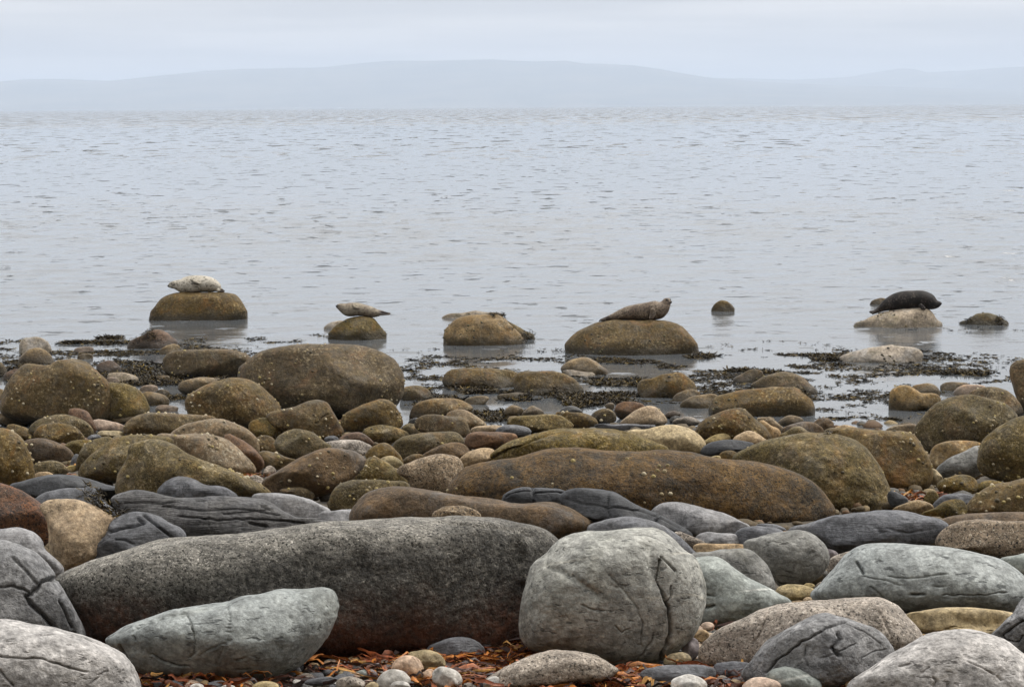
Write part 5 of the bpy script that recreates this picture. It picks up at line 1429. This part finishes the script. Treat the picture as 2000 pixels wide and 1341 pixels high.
PALF = np.array([(0.14, 0.14, 0.14), (0.20, 0.20, 0.20), (0.10, 0.105, 0.11), (0.34, 0.24, 0.16), (0.42, 0.33, 0.24), (0.30, 0.22, 0.13), (0.38, 0.36, 0.32), (0.26, 0.20, 0.15), (0.09, 0.09, 0.095), (0.48, 0.46, 0.42)])
PALM = np.array([(0.11, 0.078, 0.038), (0.15, 0.108, 0.052), (0.085, 0.062, 0.032), (0.19, 0.14, 0.07), (0.09, 0.085, 0.075), (0.13, 0.075, 0.036), (0.12, 0.09, 0.045)])
pebbles('shingle', 'mixed fine gravel under the foreground boulders', 3600, (13.1, 16.8), 0.235, (0.012, 0.05), PALF, 61, 0.2)
pebbles('shingle', 'brown cobbles filling the gaps between the shore boulders', 2300, (17, 41), 0.30, (0.05, 0.15), PALM, 62, 0.3)
pebbles('shingle', 'small brown gravel on the beach between the boulders', 2400, (16.5, 40), 0.32, (0.03, 0.07), PALM, 63, 0.2)

# the boulder beach goes on to both sides
rgs = np.random.default_rng(77)
src = [r for r in ROCKS if 90 < r['wpx'] < 420 and 16 < r['D'] < 42 and not r['o'].name.startswith('seal')]
for i in range(46):
    side = -1 if i % 2 else 1
    y = rgs.uniform(14.5, 41)
    r = src[rgs.integers(len(src))]
    half = 0.5 * r['wpx'] * r['D'] / FPX
    x = side * (0.203 * y + half * 1.15 + 0.35 + rgs.random() ** 1.3 * 0.12 * y)
    c = r['o'].copy(); col.objects.link(c)
    rz = rgs.uniform(-0.5, 0.5) + (math.pi if rgs.random() < 0.4 else 0)
    c.location = (x, y, float(prof(y)) - 0.14 * rgs.random() - 0.08); c.rotation_euler = (0, 0, rz)
    tag(c, 'boulder lying farther along the shore past the traced boulders'.replace('traced', 'other'), 'boulder', 'boulders farther along the shore')
    for ch in r['o'].children:
        k = ch.copy(); col.objects.link(k); k.parent = c

# loose pebbles one can pick out in the gravel
rg = np.random.default_rng(8)
PG = dict(cat='pebble')
keys = ['white', 'pink', 'gran', 'slate', 'tan', 'plum', 'yel', 'grn']
words = {'white': 'white', 'pink': 'pinkish tan', 'gran': 'speckled', 'slate': 'blue-grey', 'tan': 'tan', 'plum': 'plum-grey', 'yel': 'yellowish', 'grn': 'pale green-grey'}
sv, sf = cube_sphere(5)
prot = []
for q in range(4):
    v = sv * (1.15, 0.95, 0.68) * (1 + 0.16 * vnoise(sv * 1.2 + q * 9, q) + 0.05 * vnoise(sv * 3 + q, q + 4))[:, None]
    prot.append(v)
pm = {}
zones = [(640, 745, 1246, 1341, 46), (560, 660, 1290, 1341, 16), (745, 860, 1290, 1341, 12), (1240, 1320, 1290, 1338, 14), (1355, 1400, 1205, 1250, 6), (1390, 1460, 1318, 1341, 8), (860, 1000, 1325, 1341, 8), (270, 560, 1328, 1341, 14)]
for x0, x1, y0, y1, n in zones:
    for _ in range(n):
        px, py = rg.uniform(x0, x1), rg.uniform(y0, y1)
        t = hit(px, py); p = at(px, py, t)
        kx = keys[rg.choice(8, p=[.12, .2, .14, .2, .14, .06, .06, .08])]
        q = int(rg.integers(4))
        if (kx, q) not in pm:
            pm[(kx, q)] = mesh_from('pebble', prot[q], sf, [M[kx]])
        r = rg.uniform(0.018, 0.05)
        o = link('pebble', pm[(kx, q)], None, (p[0], p[1], p[2] + 0.1 * r - 0.01))
        o.scale = (r, r, r); o.rotation_euler = (rg.normal(0, .25), rg.normal(0, .25), rg.uniform(0, 6.28))
        tag(o, 'small %s pebble loose in the gravel at the foot of the dark slab' % words[kx], 'pebble', 'loose %s pebbles in the gravel' % words[kx])

KELP = np.array([(0.17, 0.045, 0.014), (0.10, 0.032, 0.013), (0.30, 0.11, 0.022), (0.04, 0.016, 0.011), (0.38, 0.20, 0.055), (0.022, 0.012, 0.010), (0.22, 0.075, 0.03)])


def kelp_bed(cx, cy, rx, ry, n, size=0.36):
    for _ in range(int(n * 1.3)):
        r = math.sqrt(RNG.random()); a = RNG.uniform(0, 2 * math.pi)
        px, py = cx + rx * r * math.cos(a), cy + ry * r * math.sin(a)
        p = at(px, py, hit(px, py)); p[2] += RNG.uniform(-0.03, 0.04)
        th = RNG.normal(0, 0.5) + (math.pi if RNG.random() < 0.5 else 0)
        c = KELP[RNG.choice(7, p=[.22, .16, .18, .14, .10, .10, .10])] * RNG.uniform(0.9, 2.0)
        ribbon(p, th, size * RNG.uniform(0.4, 1.4), RNG.uniform(0.004, 0.013), c)


def ribbon(p, th, L_, wd, c, segs=10):
    """a crinkled strap of kelp that winds over the stones, its edges frilled"""
    V = FR_V.setdefault('kelp', []); F = FR_F.setdefault('kelp', []); C = FR_C.setdefault('kelp', [])
    o = _cnt.get('kelp', 0)
    t = np.linspace(0, 1, segs + 1)
    head = th + np.cumsum(RNG.normal(0, 0.30, segs + 1))
    st_ = L_ / segs
    c_ = p + np.stack([np.cumsum(np.cos(head)) * st_, np.cumsum(np.sin(head)) * st_, 0.02 * np.sin(t * RNG.uniform(3, 9) + RNG.uniform(0, 6)) + RNG.normal(0, .006, segs + 1)], -1)
    s_ = np.stack([-np.sin(head), np.cos(head), np.zeros(segs + 1)], -1)
    tw = RNG.normal(0, 0.8) + np.cumsum(RNG.normal(0, 0.45, segs + 1))
    side = np.cos(tw)[:, None] * s_ + np.sin(tw)[:, None] * np.array([0, 0, 1.0])
    w_ = wd * (0.35 + np.sin(np.clip(t * 2.9 + 0.12, 0, math.pi))) * RNG.uniform(0.7, 1.2, segs + 1)
    bow = np.cross(side, np.stack([np.cos(head), np.sin(head), np.zeros(segs + 1)], -1)) * (w_ * RNG.normal(0, 0.35))[:, None]
    v = np.stack([c_ - side * w_[:, None], c_ + bow, c_ + side * w_[:, None]], 1).reshape(-1, 3)
    i = np.arange(segs) * 3
    F.append(np.concatenate([np.stack([i, i + 1, i + 4, i + 3], -1), np.stack([i + 1, i + 2, i + 5, i + 4], -1)]) + o)
    V.append(v); C.append(np.clip(np.tile(c, (len(v), 1)) * RNG.uniform(0.6, 1.4, (len(v), 1)), 0, 1))
    _cnt['kelp'] = o + len(v)


for a in [(880, 1272, 70, 10, 70), (940, 1288, 80, 16, 110), (1040, 1275, 40, 12, 50), (1010, 1335, 60, 8, 60), (1120, 1325, 90, 14, 130), (1190, 1335, 80, 10, 60), (790, 1290, 60, 14, 55), (840, 1330, 50, 8, 40), (700, 1308, 60, 8, 22), (300, 1330, 35, 7, 45), (350, 1326, 30, 6, 35),
          (500, 1334, 70, 5, 30), (1415, 1322, 36, 12, 70), (1385, 1225, 14, 6, 12), (1640, 1340, 50, 6, 25), (1770, 972, 22, 6, 26), (1790, 978, 25, 5, 18), (520, 930, 12, 6, 14), (212, 1250, 8, 5, 8), (148, 915, 12, 6, 12), (1430, 1340, 60, 5, 25)]:
    kelp_bed(*a)
o = link('kelp', mesh_from('kelp', np.concatenate(FR_V['kelp']), np.concatenate(FR_F['kelp']), [M['kelp']], True, {'tint': np.concatenate(FR_C['kelp'])}))
tag(o, 'rust-red drying kelp ribbons strewn over the shingle', 'kelp', kind='stuff')

# ------------------------------------------------------------------ far shore: cottages and a tower
def box_mesh(nm, sx, sy, sz, mat, z0=0.0):
    V = np.array([(x * sx / 2, y * sy / 2, z0 + z * sz) for z in (0, 1) for x, y in ((-1, -1), (1, -1), (1, 1), (-1, 1))])
    Fq = np.array([(0, 3, 2, 1), (4, 5, 6, 7), (0, 1, 5, 4), (1, 2, 6, 5), (2, 3, 7, 6), (3, 0, 4, 7)])
    return mesh_from(nm, V, Fq, [M[mat]], False)


def cottage(px, dist, label, s=1.0):
    d = ray(px, 205); p = CAM + d * (dist / d[1])
    e = bpy.data.objects.new('cottage', None); col.objects.link(e); e.location = (p[0], dist, 3.0)
    tag(e, label, 'house', 'white houses on the far shore')
    link('wall', box_mesh('wall', 15 * s, 8 * s, 6 * s, 'hwhite'), e)
    V = np.array([(-8, -4.6, 6), (8, -4.6, 6), (8, 4.6, 6), (-8, 4.6, 6), (-8, 0, 10), (8, 0, 10)]) * s
    link('roof', mesh_from('roof', V, [np.array([(0, 1, 5, 4), (2, 3, 4, 5), (0, 3, 2, 1)]), np.array([(0, 4, 3), (1, 2, 5)])], [M['slateroof']], False), e)


for px, s in ((580, 1.3), (604, 0.9), (664, 1.2), (1176, 0.9), (1292, 1.1)):
    cottage(px, 19200, 'tiny white house on the shore below the long ridge', s)
d = ray(1762, 200); p = CAM + d * (23000 / d[1])
e = bpy.data.objects.new('lighthouse', None); col.objects.link(e); e.location = (p[0], 23000, 2.0)
tag(e, 'slim white tower on the far shore below the knoll', 'tower')
zz = np.array([0, 28, 28.8, 29.5]); rr = np.array([3.6, 2.6, 3.4, 3.4])
ang = np.linspace(0, 2 * math.pi, 12, endpoint=False)
V = np.concatenate([np.stack([r * np.cos(ang), r * np.sin(ang), np.full(12, z)], -1) for z, r in zip(zz, rr)])
Fq = np.concatenate([np.stack([np.arange(12) + 12 * i, (np.arange(12) + 1) % 12 + 12 * i, (np.arange(12) + 1) % 12 + 12 * i + 12, np.arange(12) + 12 * i + 12], -1) for i in range(3)])
link('shaft', mesh_from('shaft', V, Fq, [M['hwhite']]), e)
V = np.concatenate([np.stack([r * np.cos(ang), r * np.sin(ang), np.full(12, z)], -1) for z, r in ((29.5, 2.0), (34, 2.0), (37, 0.1))])
link('lantern', mesh_from('lantern', V, Fq[:24], [M['hwhite']]), e)

# ------------------------------------------------------------------ haze over the sound
hb = link('haze', box_mesh('haze', 60000, 52000, 490, 'hwhite', -8.0), None, (0, 25000, 0))
hm = bpy.data.materials.new('haze'); hm.use_nodes = True
hm.node_tree.nodes.clear()
ho = hm.node_tree.nodes.new('ShaderNodeOutputMaterial'); hv = hm.node_tree.nodes.new('ShaderNodeVolumePrincipled')
hv.inputs['Color'].default_value = (0.745, 0.845, 1.0, 1)
hv.inputs['Density'].default_value = 8e-5
hv.inputs['Anisotropy'].default_value = 0.0
hm.node_tree.links.new(hv.outputs[0], ho.inputs['Volume'])
hb.data.materials.clear(); hb.data.materials.append(hm)
tag(hb, 'pale sea haze over the sound', 'haze', kind='stuff')
